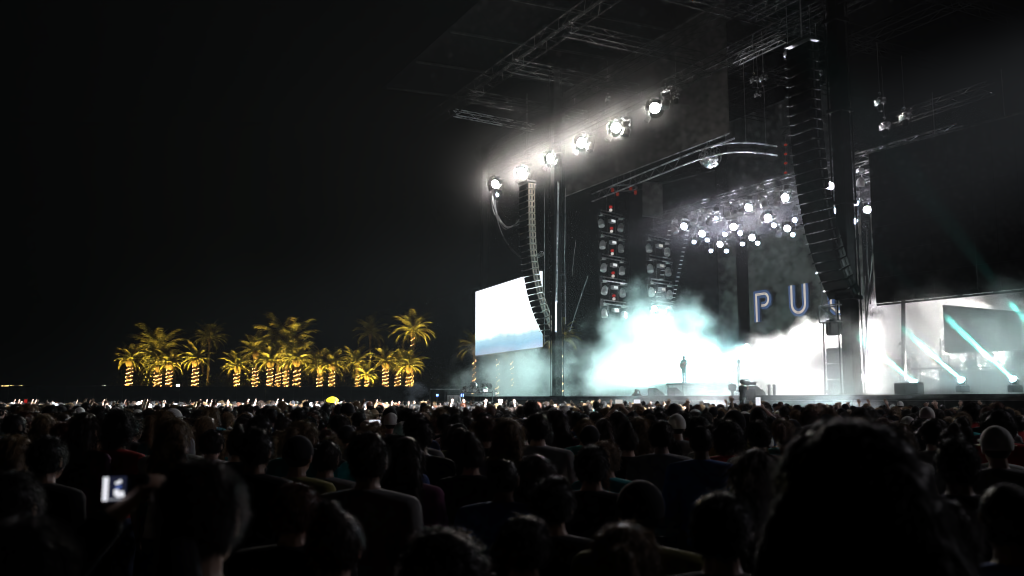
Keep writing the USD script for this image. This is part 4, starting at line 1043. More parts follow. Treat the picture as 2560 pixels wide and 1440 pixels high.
# ------------------------------------------------------------------ people
for n_, c_ in (('skin_light', (0.42, 0.27, 0.20)), ('skin_tan', (0.30, 0.18, 0.12)), ('skin_dark', (0.12, 0.07, 0.045))):
    mat(n_, c_, 0.5, 0, 0.12, 9)
for n_, c_ in (('hair_black', (0.006, 0.005, 0.0045)), ('hair_brown', (0.022, 0.012, 0.007)), ('hair_blond', (0.16, 0.10, 0.045)), ('hair_red', (0.08, 0.025, 0.01))):
    mat(n_, c_, 0.5, 0, 0.5, 40, 0.0, 0.35)
CLOTH = {'white': (0.62, 0.62, 0.6), 'grey': (0.2, 0.2, 0.2), 'black': (0.018, 0.018, 0.02), 'olive': (0.19, 0.18, 0.06), 'red': (0.32, 0.03, 0.03), 'blue': (0.05, 0.09, 0.24), 'green': (0.04, 0.26, 0.13), 'plum': (0.14, 0.05, 0.10), 'teal': (0.05, 0.30, 0.32), 'tan': (0.34, 0.25, 0.16)}
for n_, c_ in CLOTH.items():
    mat('cloth_' + n_, c_, 0.95, 0, 0.18, 12, 0.004, 0.12, 0.03)
mat('denim', (0.04, 0.055, 0.10), 0.9, 0, 0.3, 14, 0.003)
mat('eye_dark', (0.02, 0.015, 0.012), 0.15)
mat('lip', (0.28, 0.11, 0.09), 0.5)
mat('phone_shell', (0.02, 0.02, 0.022), 0.3)
mat('fan_yellow', (0.75, 0.62, 0.03), 0.6)
glow('fan_lit', (0.8, 0.68, 0.03), 0.35)
glow('phone_white', (0.92, 0.93, 1.0), 0.9)
usdkit.material(stage, '/World/Looks/phone_picture', {
    'n': ('noise_texture', {'scale': 26.0, 'detail': 1.0}), 'tc': ('texture_coordinate', {}),
    'r': ('rgb_ramp', {'ramp': [(0.0, (0.02, 0.025, 0.06)), (0.50, (0.04, 0.06, 0.14)), (0.56, (0.75, 0.85, 1.0)), (1.0, (1.0, 1.0, 1.0))]}),
    'e': ('emission', {'strength': 0.75})}, [('tc.object', 'n.vector'), ('n.fac', 'r.fac'), ('r.color', 'e.color')], surface='e.emission')

TOPS = {}
_ico = trimesh.creation.icosphere(1).vertices
def ball(p, r):
    return np.asarray(p, float) + _ico * np.asarray(r, float)
def bone(p, r, q, s):
    return m3.Manifold.hull_points(np.vstack([ball(p, r), ball(q, s)]))
def chain_(ps, rs):
    return [bone(ps[i], rs[i], ps[i + 1], rs[i + 1]) for i in range(len(ps) - 1)]
def fuse(ms, edge, smooth=5):
    m = m3.Manifold.batch_boolean(ms, m3.OpType.Add).refine_to_length(edge).to_mesh()
    t = trimesh.Trimesh(m.vert_properties[:, :3], m.tri_verts, process=True)
    if smooth: trimesh.smoothing.filter_taubin(t, iterations=smooth)
    return t

def hand_bones(w, d, up, side, curl, fine=False):
    """Palm, four unequal fingers with a bend, thumb off the side. d: forearm direction, up: back of the hand."""
    d = d / np.linalg.norm(d)
    up = up - d * (up @ d); up /= np.linalg.norm(up)
    lat = np.cross(d, up) * side
    out = [bone(w, 0.026, w + d * 0.045 + lat * 0.022, (0.02,) * 3), bone(w, 0.026, w + d * 0.045 - lat * 0.022, (0.02,) * 3),
           m3.Manifold.hull_points(np.vstack([ball(w + d * 0.03 + lat * 0.026, 0.016), ball(w + d * 0.03 - lat * 0.024, 0.016), ball(w + d * 0.088 + lat * 0.034, 0.012), ball(w + d * 0.084 - lat * 0.034, 0.012)]))]
    for k, (o, L) in enumerate(((0.032, 0.074), (0.011, 0.083), (-0.011, 0.077), (-0.031, 0.060))):
        p = w + d * 0.086 + lat * o
        a = curl * (0.8 + 0.15 * k)
        d1 = d * math.cos(a) - up * math.sin(a) + lat * o * 1.6
        d2 = d * math.cos(2.1 * a) - up * math.sin(2.1 * a) + lat * o * 1.2
        q = p + d1 * L * 0.52
        out += [bone(p, 0.0102, q, 0.0092), bone(q, 0.0092, q + d2 * L * 0.48, 0.0078)]
    p = w + d * 0.03 + lat * 0.028
    q = p + d * 0.03 + lat * 0.032 - up * 0.012
    out += [bone(p, 0.014, q, 0.0115), bone(q, 0.0115, q + d * 0.032 + lat * 0.008 - up * 0.01 * (1 + curl), 0.009)]
    return out

def hair_fuzz(path, m, n, L, lift, width, mtl, seed, wild=0.35):
    """Single hairs rooted in the hair mesh, combed downwards."""
    r = np.random.default_rng(seed)
    p, fi = trimesh.sample.sample_surface(m, n, seed=seed)
    nm = m.face_normals[fi]
    g = np.array([0, -0.25, -1.0]) + r.normal(0, wild, (n, 3))
    t = g - nm * (g * nm).sum(1, keepdims=True)
    t /= np.linalg.norm(t, axis=1, keepdims=True) + 1e-9
    ln = L * r.uniform(0.5, 1.25, (n, 1))
    d0 = t + nm * lift + r.normal(0, wild * 0.5, (n, 3)); d0 /= np.linalg.norm(d0, axis=1, keepdims=True)
    a = p - nm * 0.002; b = a + d0 * ln * 0.5; d1 = d0 + [0, 0, -0.35] + r.normal(0, wild * 0.5, (n, 3)); d1 /= np.linalg.norm(d1, axis=1, keepdims=True)
    c = b + d1 * ln * 0.5
    pts = np.stack([a, b, c], 1).reshape(-1, 3)
    cv = UsdGeom.BasisCurves.Define(stage, numbered(path, 'hair_fuzz'))
    cv.CreateTypeAttr('linear')
    cv.CreatePointsAttr(Vt.Vec3fArray.FromNumpy(pts.astype(np.float32)))
    cv.CreateCurveVertexCountsAttr(Vt.IntArray([3] * n))
    cv.CreateWidthsAttr(Vt.FloatArray.FromNumpy(np.tile([width, width * 0.85, width * 0.3], n).astype(np.float32)))
    cv.SetWidthsInterpolation('vertex')
    UsdShade.MaterialBindingAPI.Apply(cv.GetPrim()).Bind(UsdShade.Material.Get(stage, f'/World/Looks/{mtl}'))
    tag(cv.GetPrim(), kind='stuff')

POSES = {   # elbow, wrist, hand-back direction, finger curl - for the right arm (x > 0)
    'down': ((0.245, -0.03, 1.13), (0.245, 0.07, 0.89), (1, 0, 0), 0.45),
    'fold': ((0.25, -0.02, 1.14), (0.10, 0.23, 1.16), (0, 1, 0.3), 0.6),
    'clap': ((0.27, 0.06, 1.17), (0.06, 0.34, 1.36), (1, 0, 0.2), 0.1),
    'up': ((0.31, 0.09, 1.66), (0.26, 0.16, 1.92), (0, -1, 0), 0.15),
    'fist': ((0.27, 0.12, 1.62), (0.19, 0.20, 1.88), (0, -1, 0), 1.15),
    'point': ((0.22, 0.22, 1.58), (0.16, 0.42, 1.76), (0, -0.7, 0.7), 0.5),
    'phone': ((0.21, 0.22, 1.50), (0.085, 0.34, 1.72), (0.5, -0.8, 0), 0.65),
    'high': ((0.27, 0.06, 1.68), (0.075, 0.16, 1.90), (0.6, -0.7, 0), 0.65),
    'arch': ((0.37, 0.05, 1.64), (0.09, 0.12, 1.86), (0.2, -1, 0), 0.5),
    'shoulder': ((0.30, 0.16, 1.40), (0.30, 0.05, 1.62), (1, 0, 0), 0.5),
    'guitar_r': ((0.30, -0.08, 1.18), (0.14, 0.20, 1.06), (0.3, 0.9, 0.3), 0.6),
    'guitar_l': ((0.30, 0.10, 1.18), (0.42, 0.28, 1.24), (0, 0.6, -0.7), 0.9),
    'keys': ((0.24, 0.08, 1.16), (0.17, 0.36, 1.08), (0, 0.2, 1), 0.4),
    'camera': ((0.27, 0.10, 1.36), (0.13, 0.16, 1.60), (0.8, -0.3, 0.2), 0.7)}

def build_person(path, right, left, hair, hair_mat, shirt, trousers, skin, female=False, sleeves='short', crouch=0.0, edge=0.034, fine=False):
    """A standing figure facing +y, 1.75 m tall, feet at the origin."""
    seed = abs(hash(path.rsplit('/', 1)[1])) % 1000 if False else sum(map(ord, path))
    bw, hw = (0.175, 0.135) if female else (0.195, 0.12)
    hc = np.array([0, 0.022, 1.635])
    hips = [np.array([s * 0.09, 0, 0.93]) for s in (-1, 1)]
    core = [bone((-0.06, 0, 0.96), (0.10, 0.10, 0.10), (0.06, 0, 0.96), (0.10, 0.10, 0.10)),
            m3.Manifold.hull_points(np.vstack([ball((-0.055, 0, 0.97), (0.10, 0.1, 0.1)), ball((0.055, 0, 0.97), (0.10, 0.1, 0.1)), ball((-0.05, 0.01, 1.12), (0.085, 0.085, 0.08)), ball((0.05, 0.01, 1.12), (0.085, 0.085, 0.08))])),
            m3.Manifold.hull_points(np.vstack([ball((-0.05, 0.01, 1.12), (0.085, 0.085, 0.08)), ball((0.05, 0.01, 1.12), (0.085, 0.085, 0.08)), ball((-0.08, 0.005, 1.31), (0.085, 0.105, 0.10)), ball((0.08, 0.005, 1.31), (0.085, 0.105, 0.10))])),
            m3.Manifold.hull_points(np.vstack([ball((-0.08, 0.005, 1.31), (0.085, 0.105, 0.1)), ball((0.08, 0.005, 1.31), (0.085, 0.105, 0.1)), ball((-bw, -0.01, 1.425), 0.055), ball((bw, -0.01, 1.425), 0.055), ball((0, -0.015, 1.485), (0.07, 0.06, 0.03))]))]
    neck = [bone((0, -0.012, 1.44), 0.062, (0, 0.005, 1.56), 0.054)]
    head = [m3.Manifold.hull_points(np.vstack([ball(hc + [0, -0.012, 0.02], (0.076, 0.094, 0.098)), ball(hc + [0, 0.045, -0.07], (0.046, 0.042, 0.045))])),
            bone(hc + [0, 0.085, 0.005], (0.012, 0.012, 0.012), hc + [0, 0.104, -0.03], (0.017, 0.014, 0.012)),
            bone(hc + [-0.035, 0.07, 0.025], (0.02, 0.014, 0.012), hc + [0.035, 0.07, 0.025], (0.02, 0.014, 0.012))]
    for s in (-1, 1):
        head.append(bone(hc + [s * 0.078, -0.008, 0.012], (0.010, 0.020, 0.024), hc + [s * 0.076, 0.0, -0.028], (0.008, 0.013, 0.014)))
    arms, sleeves_, wr = [], [], {}
    for s, pose in ((1, right), (-1, left)):
        e, w, up, curl = POSES[pose]
        fl = np.array([s, 1, 1.0])
        sh, e, w, up = np.array([s * bw, -0.01, 1.42]), np.array(e) * fl, np.array(w) * fl, np.array(up, float) * fl
        r = 0.88 if female else 1.0
        arms += [bone(sh, 0.056 * r, e, 0.041 * r), bone(e, 0.041 * r, w, 0.028 * r)]
        arms += hand_bones(w, w - e, up, s, curl)
        wr[s] = (w, (w - e) / np.linalg.norm(w - e))
        q = sh + (e - sh) * (0.62 if sleeves == 'short' else 1.0)
        if sleeves != 'none':
            sleeves_.append(bone(sh, 0.068 * r, q, 0.062 * r))
            if sleeves == 'long': sleeves_.append(bone(e, 0.058 * r, w - (w - e) * 0.08, 0.042 * r))
    legs, trou, shoes = [], [], []
    for s in (-1, 1):
        hp, kn, an = np.array([s * 0.092, 0, 0.93]), np.array([s * 0.10, 0.015, 0.50]), np.array([s * 0.105, -0.02, 0.09])
        legs += [bone(hp, 0.088, kn, 0.058), bone(kn, 0.058, an, 0.04)]
        trou += [bone(hp, 0.10, kn, 0.070), bone(kn, 0.070, an + [0, 0, 0.02], 0.060)]
        shoes.append(fuse([bone(an + [0, -0.02, -0.04], (0.04, 0.045, 0.045), an + [0, 0.16, -0.055], (0.042, 0.05, 0.032))], 0.04, 2))
    body = fuse(core + neck + head + arms + legs, edge)
    part(path, 'body', body, skin, True)
    grow = lambda b, k: b
    top = [m3.Manifold.hull_points(np.vstack([ball((-0.06 - 0.02 * female, 0, 0.90), (0.105, 0.118, 0.02)), ball((0.06 + 0.02 * female, 0, 0.90), (0.105, 0.118, 0.02)), ball((-0.055, 0.01, 1.12), (0.10, 0.108, 0.08)), ball((0.055, 0.01, 1.12), (0.10, 0.108, 0.08))])),
           m3.Manifold.hull_points(np.vstack([ball((-0.055, 0.01, 1.12), (0.10, 0.108, 0.08)), ball((0.055, 0.01, 1.12), (0.10, 0.108, 0.08)), ball((-0.085, 0.005, 1.31), (0.095, 0.12, 0.10)), ball((0.085, 0.005, 1.31), (0.095, 0.12, 0.10))])),
           m3.Manifold.hull_points(np.vstack([ball((-0.085, 0.005, 1.31), (0.095, 0.12, 0.1)), ball((0.085, 0.005, 1.31), (0.095, 0.12, 0.1)), ball((-bw, -0.01, 1.425), 0.064), ball((bw, -0.01, 1.425), 0.064), ball((0, -0.015, 1.487), (0.082, 0.07, 0.035))]))]
    part(path, 'shirt', fuse(top + sleeves_, edge, 4), shirt, True)
    part(path, 'trousers', fuse([bone((-0.055, 0, 0.96), (0.115, 0.115, 0.10), (0.055, 0, 0.96), (0.115, 0.115, 0.10))] + trou, edge * 1.6, 4), trousers, True)
    for sh_ in shoes: part(path, 'shoe', sh_, 'phone_shell', True)
    for s in (-1, 1):
        e = trimesh.creation.icosphere(1, 0.011); e.apply_translation(hc + [s * 0.031, 0.083, 0.008])
        part(path, 'eye', e, 'eye_dark', True)
    lp = trimesh.creation.icosphere(1, 1.0); lp.apply_scale((0.022, 0.008, 0.008)); lp.apply_translation(hc + [0, 0.089, -0.062])
    part(path, 'mouth', lp, 'lip', True)
    # hair or hat
    cube = lambda c, s: m3.Manifold.cube(np.array(s, float), True).translate(np.array(c, float))
    def shell(k, lift, cut_face=True, low=-0.075):
        b = m3.Manifold.hull_points(hc + np.array([0, -0.014, 0.022]) + trimesh.creation.icosphere(3).vertices * (np.array([0.076, 0.094, 0.098]) * k + lift))
        if cut_face:
            b = b - cube(hc + [0, 0.17, -0.115], (0.4, 0.24, 0.32))
            b = b - cube(hc + [0, 0.0, low - 0.2], (0.5, 0.5, 0.4))
            for s in (-1, 1): b = b - cube(hc + [s * 0.115, 0.05, -0.09], (0.09, 0.13, 0.2))
        return b
    ed, amp = (0.011, 0.006) if fine else (0.018, 0.007)
    if hair == 'short': hm, col = [shell(1.04, 0.006)], hair_mat
    elif hair == 'crop': hm, col = [shell(1.01, 0.003)], hair_mat; amp = 0.003
    elif hair == 'long':
        hm = [shell(1.08, 0.008, low=-0.10), m3.Manifold.hull_points(np.vstack([ball(hc + [-0.05, -0.06, -0.02], 0.05), ball(hc + [0.05, -0.06, -0.02], 0.05), ball((-0.075, -0.115, 1.40), (0.05, 0.03, 0.05)), ball((0.075, -0.115, 1.40), (0.05, 0.03, 0.05))])),
              bone((-0.06, -0.12, 1.40), (0.055, 0.03, 0.05), (-0.045, -0.13, 1.24), (0.04, 0.022, 0.03)), bone((0.06, -0.12, 1.40), (0.055, 0.03, 0.05), (0.05, -0.13, 1.22), (0.04, 0.022, 0.03))]; col = hair_mat; amp = 0.010
    elif hair == 'bun': hm, col = [shell(1.04, 0.005), bone(hc + [0.0, -0.06, 0.115], 0.036, hc + [0.0, -0.068, 0.14], 0.034)], hair_mat
    elif hair == 'ponytail': hm, col = [shell(1.04, 0.005)] + chain_([hc + [0, -0.10, 0.06], hc + [0, -0.145, 0.05], hc + [0, -0.155, -0.05], hc + [0.01, -0.135, -0.17]], [0.03, 0.034, 0.032, 0.012]), hair_mat
    elif hair == 'curly': hm, col = [shell(1.22, 0.026, low=-0.10)], hair_mat; amp = 0.022
    elif hair == 'big':
        hm = [shell(1.30, 0.035, low=-0.14), m3.Manifold.hull_points(np.vstack([ball(hc + [-0.07, -0.05, -0.02], 0.085), ball(hc + [0.07, -0.05, -0.02], 0.085), ball((-0.13, -0.09, 1.42), (0.08, 0.06, 0.09)), ball((0.13, -0.09, 1.42), (0.08, 0.06, 0.09))])),
              bone((-0.10, -0.11, 1.42), (0.09, 0.05, 0.09), (-0.08, -0.12, 1.26), (0.06, 0.03, 0.05)), bone((0.10, -0.11, 1.42), (0.09, 0.05, 0.09), (0.08, -0.12, 1.24), (0.06, 0.03, 0.05))]; col = hair_mat; amp = 0.026
    elif hair in ('cap', 'hat', 'beanie'):
        hm, col = [shell(1.07, 0.010, low=-0.012 if hair != 'beanie' else -0.03)], hair_mat; amp = 0.0
        if hair == 'cap': hm.append(bone(hc + [-0.045, 0.09, 0.045], (0.03, 0.03, 0.006), hc + [0.045, 0.09, 0.045], (0.03, 0.03, 0.006))); hm.append(bone(hc + [-0.03, 0.14, 0.034], (0.03, 0.03, 0.005), hc + [0.03, 0.09, 0.045], (0.04, 0.03, 0.006)))
        if hair == 'hat': hm.append(m3.Manifold.cylinder(0.008, 0.185, 0.19, 24).translate(hc + [0, -0.01, 0.035]))
        nape = shell(1.02, 0.003); part(path, 'hair', fuse([nape], 0.03, 0), 'hair_brown', True)
    h = fuse(hm, ed, 2)
    if amp:
        f_ = 34 if hair not in ('curly', 'big') else 26
        n_ = meshkit.fbm(h.vertices * [f_, f_, f_ * 0.5] + seed, 3, seed)
        h.vertices += h.vertex_normals * ((n_ - 0.42) * 2 * amp)[:, None]
    part(path, {'cap': 'cap', 'hat': 'brimmed_hat', 'beanie': 'knit_hat'}.get(hair, 'hair'), h, col, True)
    TOPS[path] = float(h.vertices[:, 2].max())
    if hair not in ('cap', 'hat', 'beanie'):
        L_, lift_, wild_ = {'short': (0.032, 0.45, 0.45), 'crop': (0.014, 1.0, 0.6), 'long': (0.09, 0.16, 0.22), 'bun': (0.035, 0.22, 0.3), 'ponytail': (0.05, 0.25, 0.35), 'curly': (0.045, 1.0, 1.1), 'big': (0.05, 0.35, 0.5)}[hair]
        hair_fuzz(path, h, 12000 if fine else 2400, L_, lift_, 0.0009 if fine else 0.0026, hair_mat, seed, wild_)
    return wr

LOOKS = []      # (path, words for the label, wrists)
def proto(key, words, *a, **k):
    path = f'/World/person_type_{key}'
    UsdGeom.Xform.Define(stage, path).GetPrim().SetSpecifier(Sdf.SpecifierClass)
    LOOKS.append((path, words, build_person(path, *a, **k)))
    return path
T = 'trousers'
STAND = [proto('short_dark', 'dark hair and black T-shirt', 'down', 'down', 'short', 'hair_black', 'cloth_black', 'denim', 'skin_tan'),
         proto('short_brown', 'brown hair and grey T-shirt', 'down', 'fold', 'short', 'hair_brown', 'cloth_grey', 'denim', 'skin_light'),
         proto('cropped', 'cropped hair and blue shirt', 'fold', 'fold', 'crop', 'hair_black', 'cloth_blue', 'phone_shell', 'skin_dark', sleeves='long'),
         proto('long_brown', 'long brown hair and plum top', 'down', 'fold', 'long', 'hair_brown', 'cloth_plum', 'denim', 'skin_light', female=True),
         proto('long_blond', 'long blond hair and white top', 'fold', 'down', 'long', 'hair_blond', 'cloth_white', 'denim', 'skin_light', female=True, sleeves='none'),
         proto('bun', 'a top bun and black vest', 'down', 'down', 'bun', 'hair_brown', 'cloth_black', 'denim', 'skin_light', female=True, sleeves='none'),
         proto('ponytail', 'blond ponytail and teal top', 'down', 'fold', 'ponytail', 'hair_blond', 'cloth_teal', 'denim', 'skin_light', female=True),
         proto('curly', 'curly dark hair and red shirt', 'fold', 'down', 'curly', 'hair_black', 'cloth_red', 'denim', 'skin_tan'),
         proto('cap', 'pale cap and grey shirt', 'down', 'down', 'cap', 'cloth_white', 'cloth_grey', 'denim', 'skin_light'),
         proto('dark_cap', 'dark cap and olive shirt', 'down', 'fold', 'cap', 'cloth_black', 'cloth_olive', 'denim', 'skin_tan'),
         proto('hat', 'brimmed straw hat and white shirt', 'down', 'down', 'hat', 'cloth_tan', 'cloth_white', 'denim', 'skin_light'),
         proto('red_hair', 'reddish hair and black top', 'down', 'down', 'short', 'hair_red', 'cloth_black', 'denim', 'skin_light', sleeves='long'),
         proto('white_shirt', 'dark hair and white T-shirt', 'clap', 'clap', 'short', 'hair_black', 'cloth_white', 'denim', 'skin_light')]
RAISE = [proto('both_up', 'both arms raised, white T-shirt', 'up', 'up', 'short', 'hair_brown', 'cloth_white', 'denim', 'skin_light'),
         proto('fist_up', 'one fist raised, black T-shirt', 'fist', 'down', 'short', 'hair_black', 'cloth_black', 'denim', 'skin_light'),
         proto('pointing', 'one arm pointing up, grey top', 'down', 'point', 'long', 'hair_brown', 'cloth_grey', 'denim', 'skin_light', female=True),
         proto('hand_up', 'one open hand raised, blond hair', 'up', 'fold', 'long', 'hair_blond', 'cloth_grey', 'denim', 'skin_light', female=True)]
PHONE = proto('phone', 'both hands holding up a phone', 'high', 'high', 'short', 'hair_black', 'cloth_black', 'denim', 'skin_light')
PHONE_LOW = proto('phone_low', 'holding a phone before the face', 'phone', 'phone', 'short', 'hair_brown', 'cloth_grey', 'denim', 'skin_light')
ARCH = proto('arch', 'both arms arched overhead', 'arch', 'arch', 'short', 'hair_black', 'cloth_black', 'denim', 'skin_tan')
GREEN = proto('green_hat', 'green knit hat and pale scarf', 'down', 'down', 'beanie', 'cloth_green', 'cloth_white', 'denim', 'skin_light')
WORDS = {p: w for p, w, _ in LOOKS}; WRIST = {p: r for p, _, r in LOOKS}

FOCUS = S(16, 4, 3)
def face_to(x, y, tx, ty):
    return math.atan2(-(tx - x), ty - y)
CROWD = []          # (x, y, height scale)
def stand(p, x, y, top, label, group=None, turn=None, width=1.0, base=0.0, cat='person'):
    """A copy of the person type p at x, y whose head ends at height top."""
    k = (top - base) / TOPS[p]
    rz = face_to(x, y, FOCUS[0], FOCUS[1]) if turn is None else turn
    CROWD.append((x, y))
    return copy_of(p, 'person', label, cat, (x, y, base), rz, group, (k * width, k * width, k))

def lp(px, y):                       # where a head seen at column px stands when y metres away
    return ray(px, 1000)[0] / ray(px, 1000)[1] * y

def phone(name, label, c, n, w, h, mtl, cat='phone', up=UP, sub=None):
    """A phone at c whose lit screen faces n."""
    n = np.asarray(n, float); n /= np.linalg.norm(n)
    x = np.cross(up, n); x /= np.linalg.norm(x)
    u = np.cross(n, x)
    t = thing(name, label, cat, c)
    part(t, 'shell', rbox((w, h, 0.010), 0.004, (0, 0, 0), (x, u, n)), 'phone_shell')
    part(t, 'display', box(n * 0.0062, (w * 0.93, h * 0.93, 0.002), (x, u, n)), mtl)
    part(t, 'button', box(x * w * 0.505, (0.003, h * 0.2, 0.004), (x, u, n)), 'dull_metal')
    return t, x, u, n

# ---- people on the stage
UsdGeom.Xform.Define(stage, '/World/person_type_guitar').GetPrim().SetSpecifier(Sdf.SpecifierClass)
build_person('/World/person_type_guitar', 'guitar_r', 'guitar_l', 'short', 'hair_brown', 'cloth_grey', 'phone_shell', 'skin_light', sleeves='long')
UsdGeom.Xform.Define(stage, '/World/person_type_keys').GetPrim().SetSpecifier(Sdf.SpecifierClass)
build_person('/World/person_type_keys', 'keys', 'keys', 'short', 'hair_blond', 'cloth_red', 'phone_shell', 'skin_light')
UsdGeom.Xform.Define(stage, '/World/person_type_camera').GetPrim().SetSpecifier(Sdf.SpecifierClass)
build_person('/World/person_type_camera', 'camera', 'camera', 'cap', 'cloth_black', 'cloth_black', 'phone_shell', 'skin_tan')
AUDIENCE = math.atan2(INTO[0], -INTO[1])                       # rotation that faces the audience
g_ = on_v(1711, 958, 5); g_[2] = on_v(1711, 958, 5)[2]; GZ = g_[2]
stand('/World/person_type_guitar', g_[0], g_[1], GZ + 1.68, 'guitarist in dark clothes standing in the bright fog on stage', turn=AUDIENCE + 0.3, base=GZ)
t = thing('small_riser', 'small riser under the guitarist in the fog', 'platform', (g_[0], g_[1], 2.0))
part(t, 'top', rbox((1.6, 1.6, 0.12), 0.02, (0, 0, GZ - 2.06), (I3, A3, UP)), 'stage_floor')
for a in (-0.7, 0.7):
    for b in (-0.7, 0.7):
        part(t, 'leg', tube([I3 * a + A3 * b, I3 * a + A3 * b + UP * (GZ - 2.12)], 0.04, 6), 'black_metal')
def local(x, y, rz, v, base=0.0):
    c, s = math.cos(rz), math.sin(rz)
    return np.array([x + c * v[0] - s * v[1], y + s * v[0] + c * v[1], base + v[2]])
rz = AUDIENCE + 0.3
t = thing('guitar', 'electric guitar held by the guitarist in the fog', 'guitar', local(g_[0], g_[1], rz, (0, 0.2, 1.06), GZ), rz)
body_ = Polygon([(0.24, -0.13), (0.18, -0.17), (0.05, -0.13), (-0.05, -0.12), (-0.14, -0.16), (-0.2, -0.08), (-0.2, 0.08), (-0.14, 0.16), (-0.04, 0.12), (0.05, 0.12), (0.16, 0.16), (0.24, 0.1), (0.12, 0.02), (0.12, -0.02)]).buffer(0.015)
m = trimesh.creation.extrude_polygon(body_, 0.045, engine='earcut'); m.apply_transform(trimesh.transformations.rotation_matrix(math.pi / 2, (1, 0, 0))); m.apply_transform(trimesh.transformations.rotation_matrix(math.pi + 0.25, (0, 1, 0)))
part(t, 'body', m, 'red_plastic')
part(t, 'neck', tube([(-0.1, -0.02, 0.02), (-0.72, -0.02, 0.2)], 0.022, 6), 'palm_bark')
part(t, 'headstock', rbox((0.16, 0.03, 0.08), 0.01, (-0.79, -0.02, 0.225)), 'palm_bark')
k_ = on_v(1848, 935, 1.5); k_[2] = KZ = on_v(1848, 898, 1.5)[2] - 1.62
rz = AUDIENCE - 0.9
stand('/World/person_type_keys', k_[0], k_[1], KZ + 1.62, 'keyboard player with pale hair beside the white plume', turn=rz, base=KZ)
t = thing('keyboard', 'keyboard on a stand before the pale haired player', 'keyboard', local(k_[0], k_[1], rz, (0, 0.5, 0), KZ), rz)
part(t, 'case', rbox((1.25, 0.34, 0.11), 0.02, (0, 0, 1.0)), 'black_paint')
for i in range(18):
    part(t, 'key', box((-0.54 + i * 0.0635, -0.1, 1.06), (0.058, 0.13, 0.015)), 'cloth_white')
for a in (-0.4, 0.4):
    part(t, 'leg', tube([(a, 0.12, 0.95), (-a * 0.8, -0.1, 0.02)], 0.02, 5), 'dull_metal')
c_ = at_depth(1855, 948, 38.5)
rz = AUDIENCE + 2.9
stand('/World/person_type_camera', c_[0], c_[1], c_[2], 'camera operator in cap silhouetted against the white stage fog', turn=rz, base=c_[2] - 1.8)
t = thing('video_camera', 'shoulder video camera held by the silhouetted operator', 'camera', local(c_[0], c_[1], rz, (0.17, 0.12, 1.62), c_[2] - 1.8), rz)
part(t, 'camera_body', rbox((0.12, 0.30, 0.16), 0.03), 'black_paint')
part(t, 'lens_barrel', tube([(0, 0.2, 0), (0, 0.42, 0)], [0.06, 0.075], 10), 'black_paint')
part(t, 'viewfinder', rbox((0.12, 0.14, 0.07), 0.01, (-0.11, 0.12, 0.06)), 'black_paint')
part(t, 'handle', tube([(0, -0.12, 0.1), (0, -0.1, 0.17), (0, 0.1, 0.17), (0, 0.14, 0.1)], 0.014, 5), 'black_metal')
q = S(0, 0, 0)
t = thing('camera_platform', 'dark platform in the pit under the camera operator', 'platform', (c_[0], c_[1], 0))
zp = c_[2] - 1.8
part(t, 'deck', rbox((1.6, 1.6, 0.1), 0.02, (0, 0, zp - 0.052)), 'black_paint')
for a in (-0.72, 0.72):
    for b in (-0.72, 0.72):
        part(t, 'leg', tube([(a, b, 0), (a, b, zp - 0.1)], 0.04, 6), 'black_metal')
for px, top, d, lab, pr, tn in ((2078, 958, 38, 'hazy silhouetted person in grey fog below the pale speaker stack', '/World/person_type_camera', 1.2), (1590, 972, 50, 'hazy crew member filming at the stage edge below the fog', '/World/person_type_camera', 1.4)):
    a = at_depth(px, top, d)
    stand(pr, a[0], a[1], a[2], lab, turn=AUDIENCE + tn, base=a[2] - 1.72)
for px, top, v, lab, pr, tn in ((2256, 881, 6.5, 'crew silhouette in the bright fog beside the dark pole', STAND[0], 0.6), (2287, 888, 7, 'paler crew silhouette right of the one by the pole', STAND[2], -0.8), (2424, 884, 6.8, 'hazy crew silhouette under the teal tarp', STAND[1], 0.3)):
    a = on_v(px, top, v)
    stand(pr, a[0], a[1], a[2], lab, turn=AUDIENCE + tn, base=2.0)

glow('display_dark', (0.012, 0.014, 0.03), 1.0); glow('display_blue', (0.05, 0.09, 0.3), 1.0); glow('display_grey', (0.2, 0.21, 0.24), 1.0)
# ---- the nearest people, each placed as in the photograph
def near(p, px, top_y, y, label, width=1.0, turn=None, minh=1.30):
    z = at_depth(px, top_y, y)[2]
    x = at_depth(px, top_y, y)[0]
    sc = z / TOPS[p]
    # people bend and slouch: keep the body's width natural when the head is low
    return stand(p, x, y, z, label, None, turn, max(width, 0.94 / sc if sc < 0.94 else width))
UsdGeom.Xform.Define(stage, '/World/person_type_big_hair').GetPrim().SetSpecifier(Sdf.SpecifierClass)
build_person('/World/person_type_big_hair', 'down', 'down', 'big', 'hair_black', 'cloth_black', 'denim', 'skin_tan', True, 'long', 0, 0.022, True)
UsdGeom.Xform.Define(stage, '/World/person_type_olive').GetPrim().SetSpecifier(Sdf.SpecifierClass)
build_person('/World/person_type_olive', 'down', 'down', 'short', 'hair_brown', 'cloth_olive', 'denim', 'skin_light', False, 'long', 0, 0.02, True)
UsdGeom.Xform.Define(stage, '/World/person_type_filming').GetPrim().SetSpecifier(Sdf.SpecifierClass)
wf = build_person('/World/person_type_filming', 'phone', 'phone', 'short', 'hair_black', 'cloth_black', 'denim', 'skin_light', False, 'long', 0, 0.016, True)
near('/World/person_type_big_hair', 2122, 1042, 1.75, 'dark silhouette with big bushy hair, nearest and largest at right', 1.08)
near('/World/person_type_olive', 505, 1152, 1.95, 'short haired person in olive hooded top, nearest at left', 1.0, math.atan2(-0.15, 1))
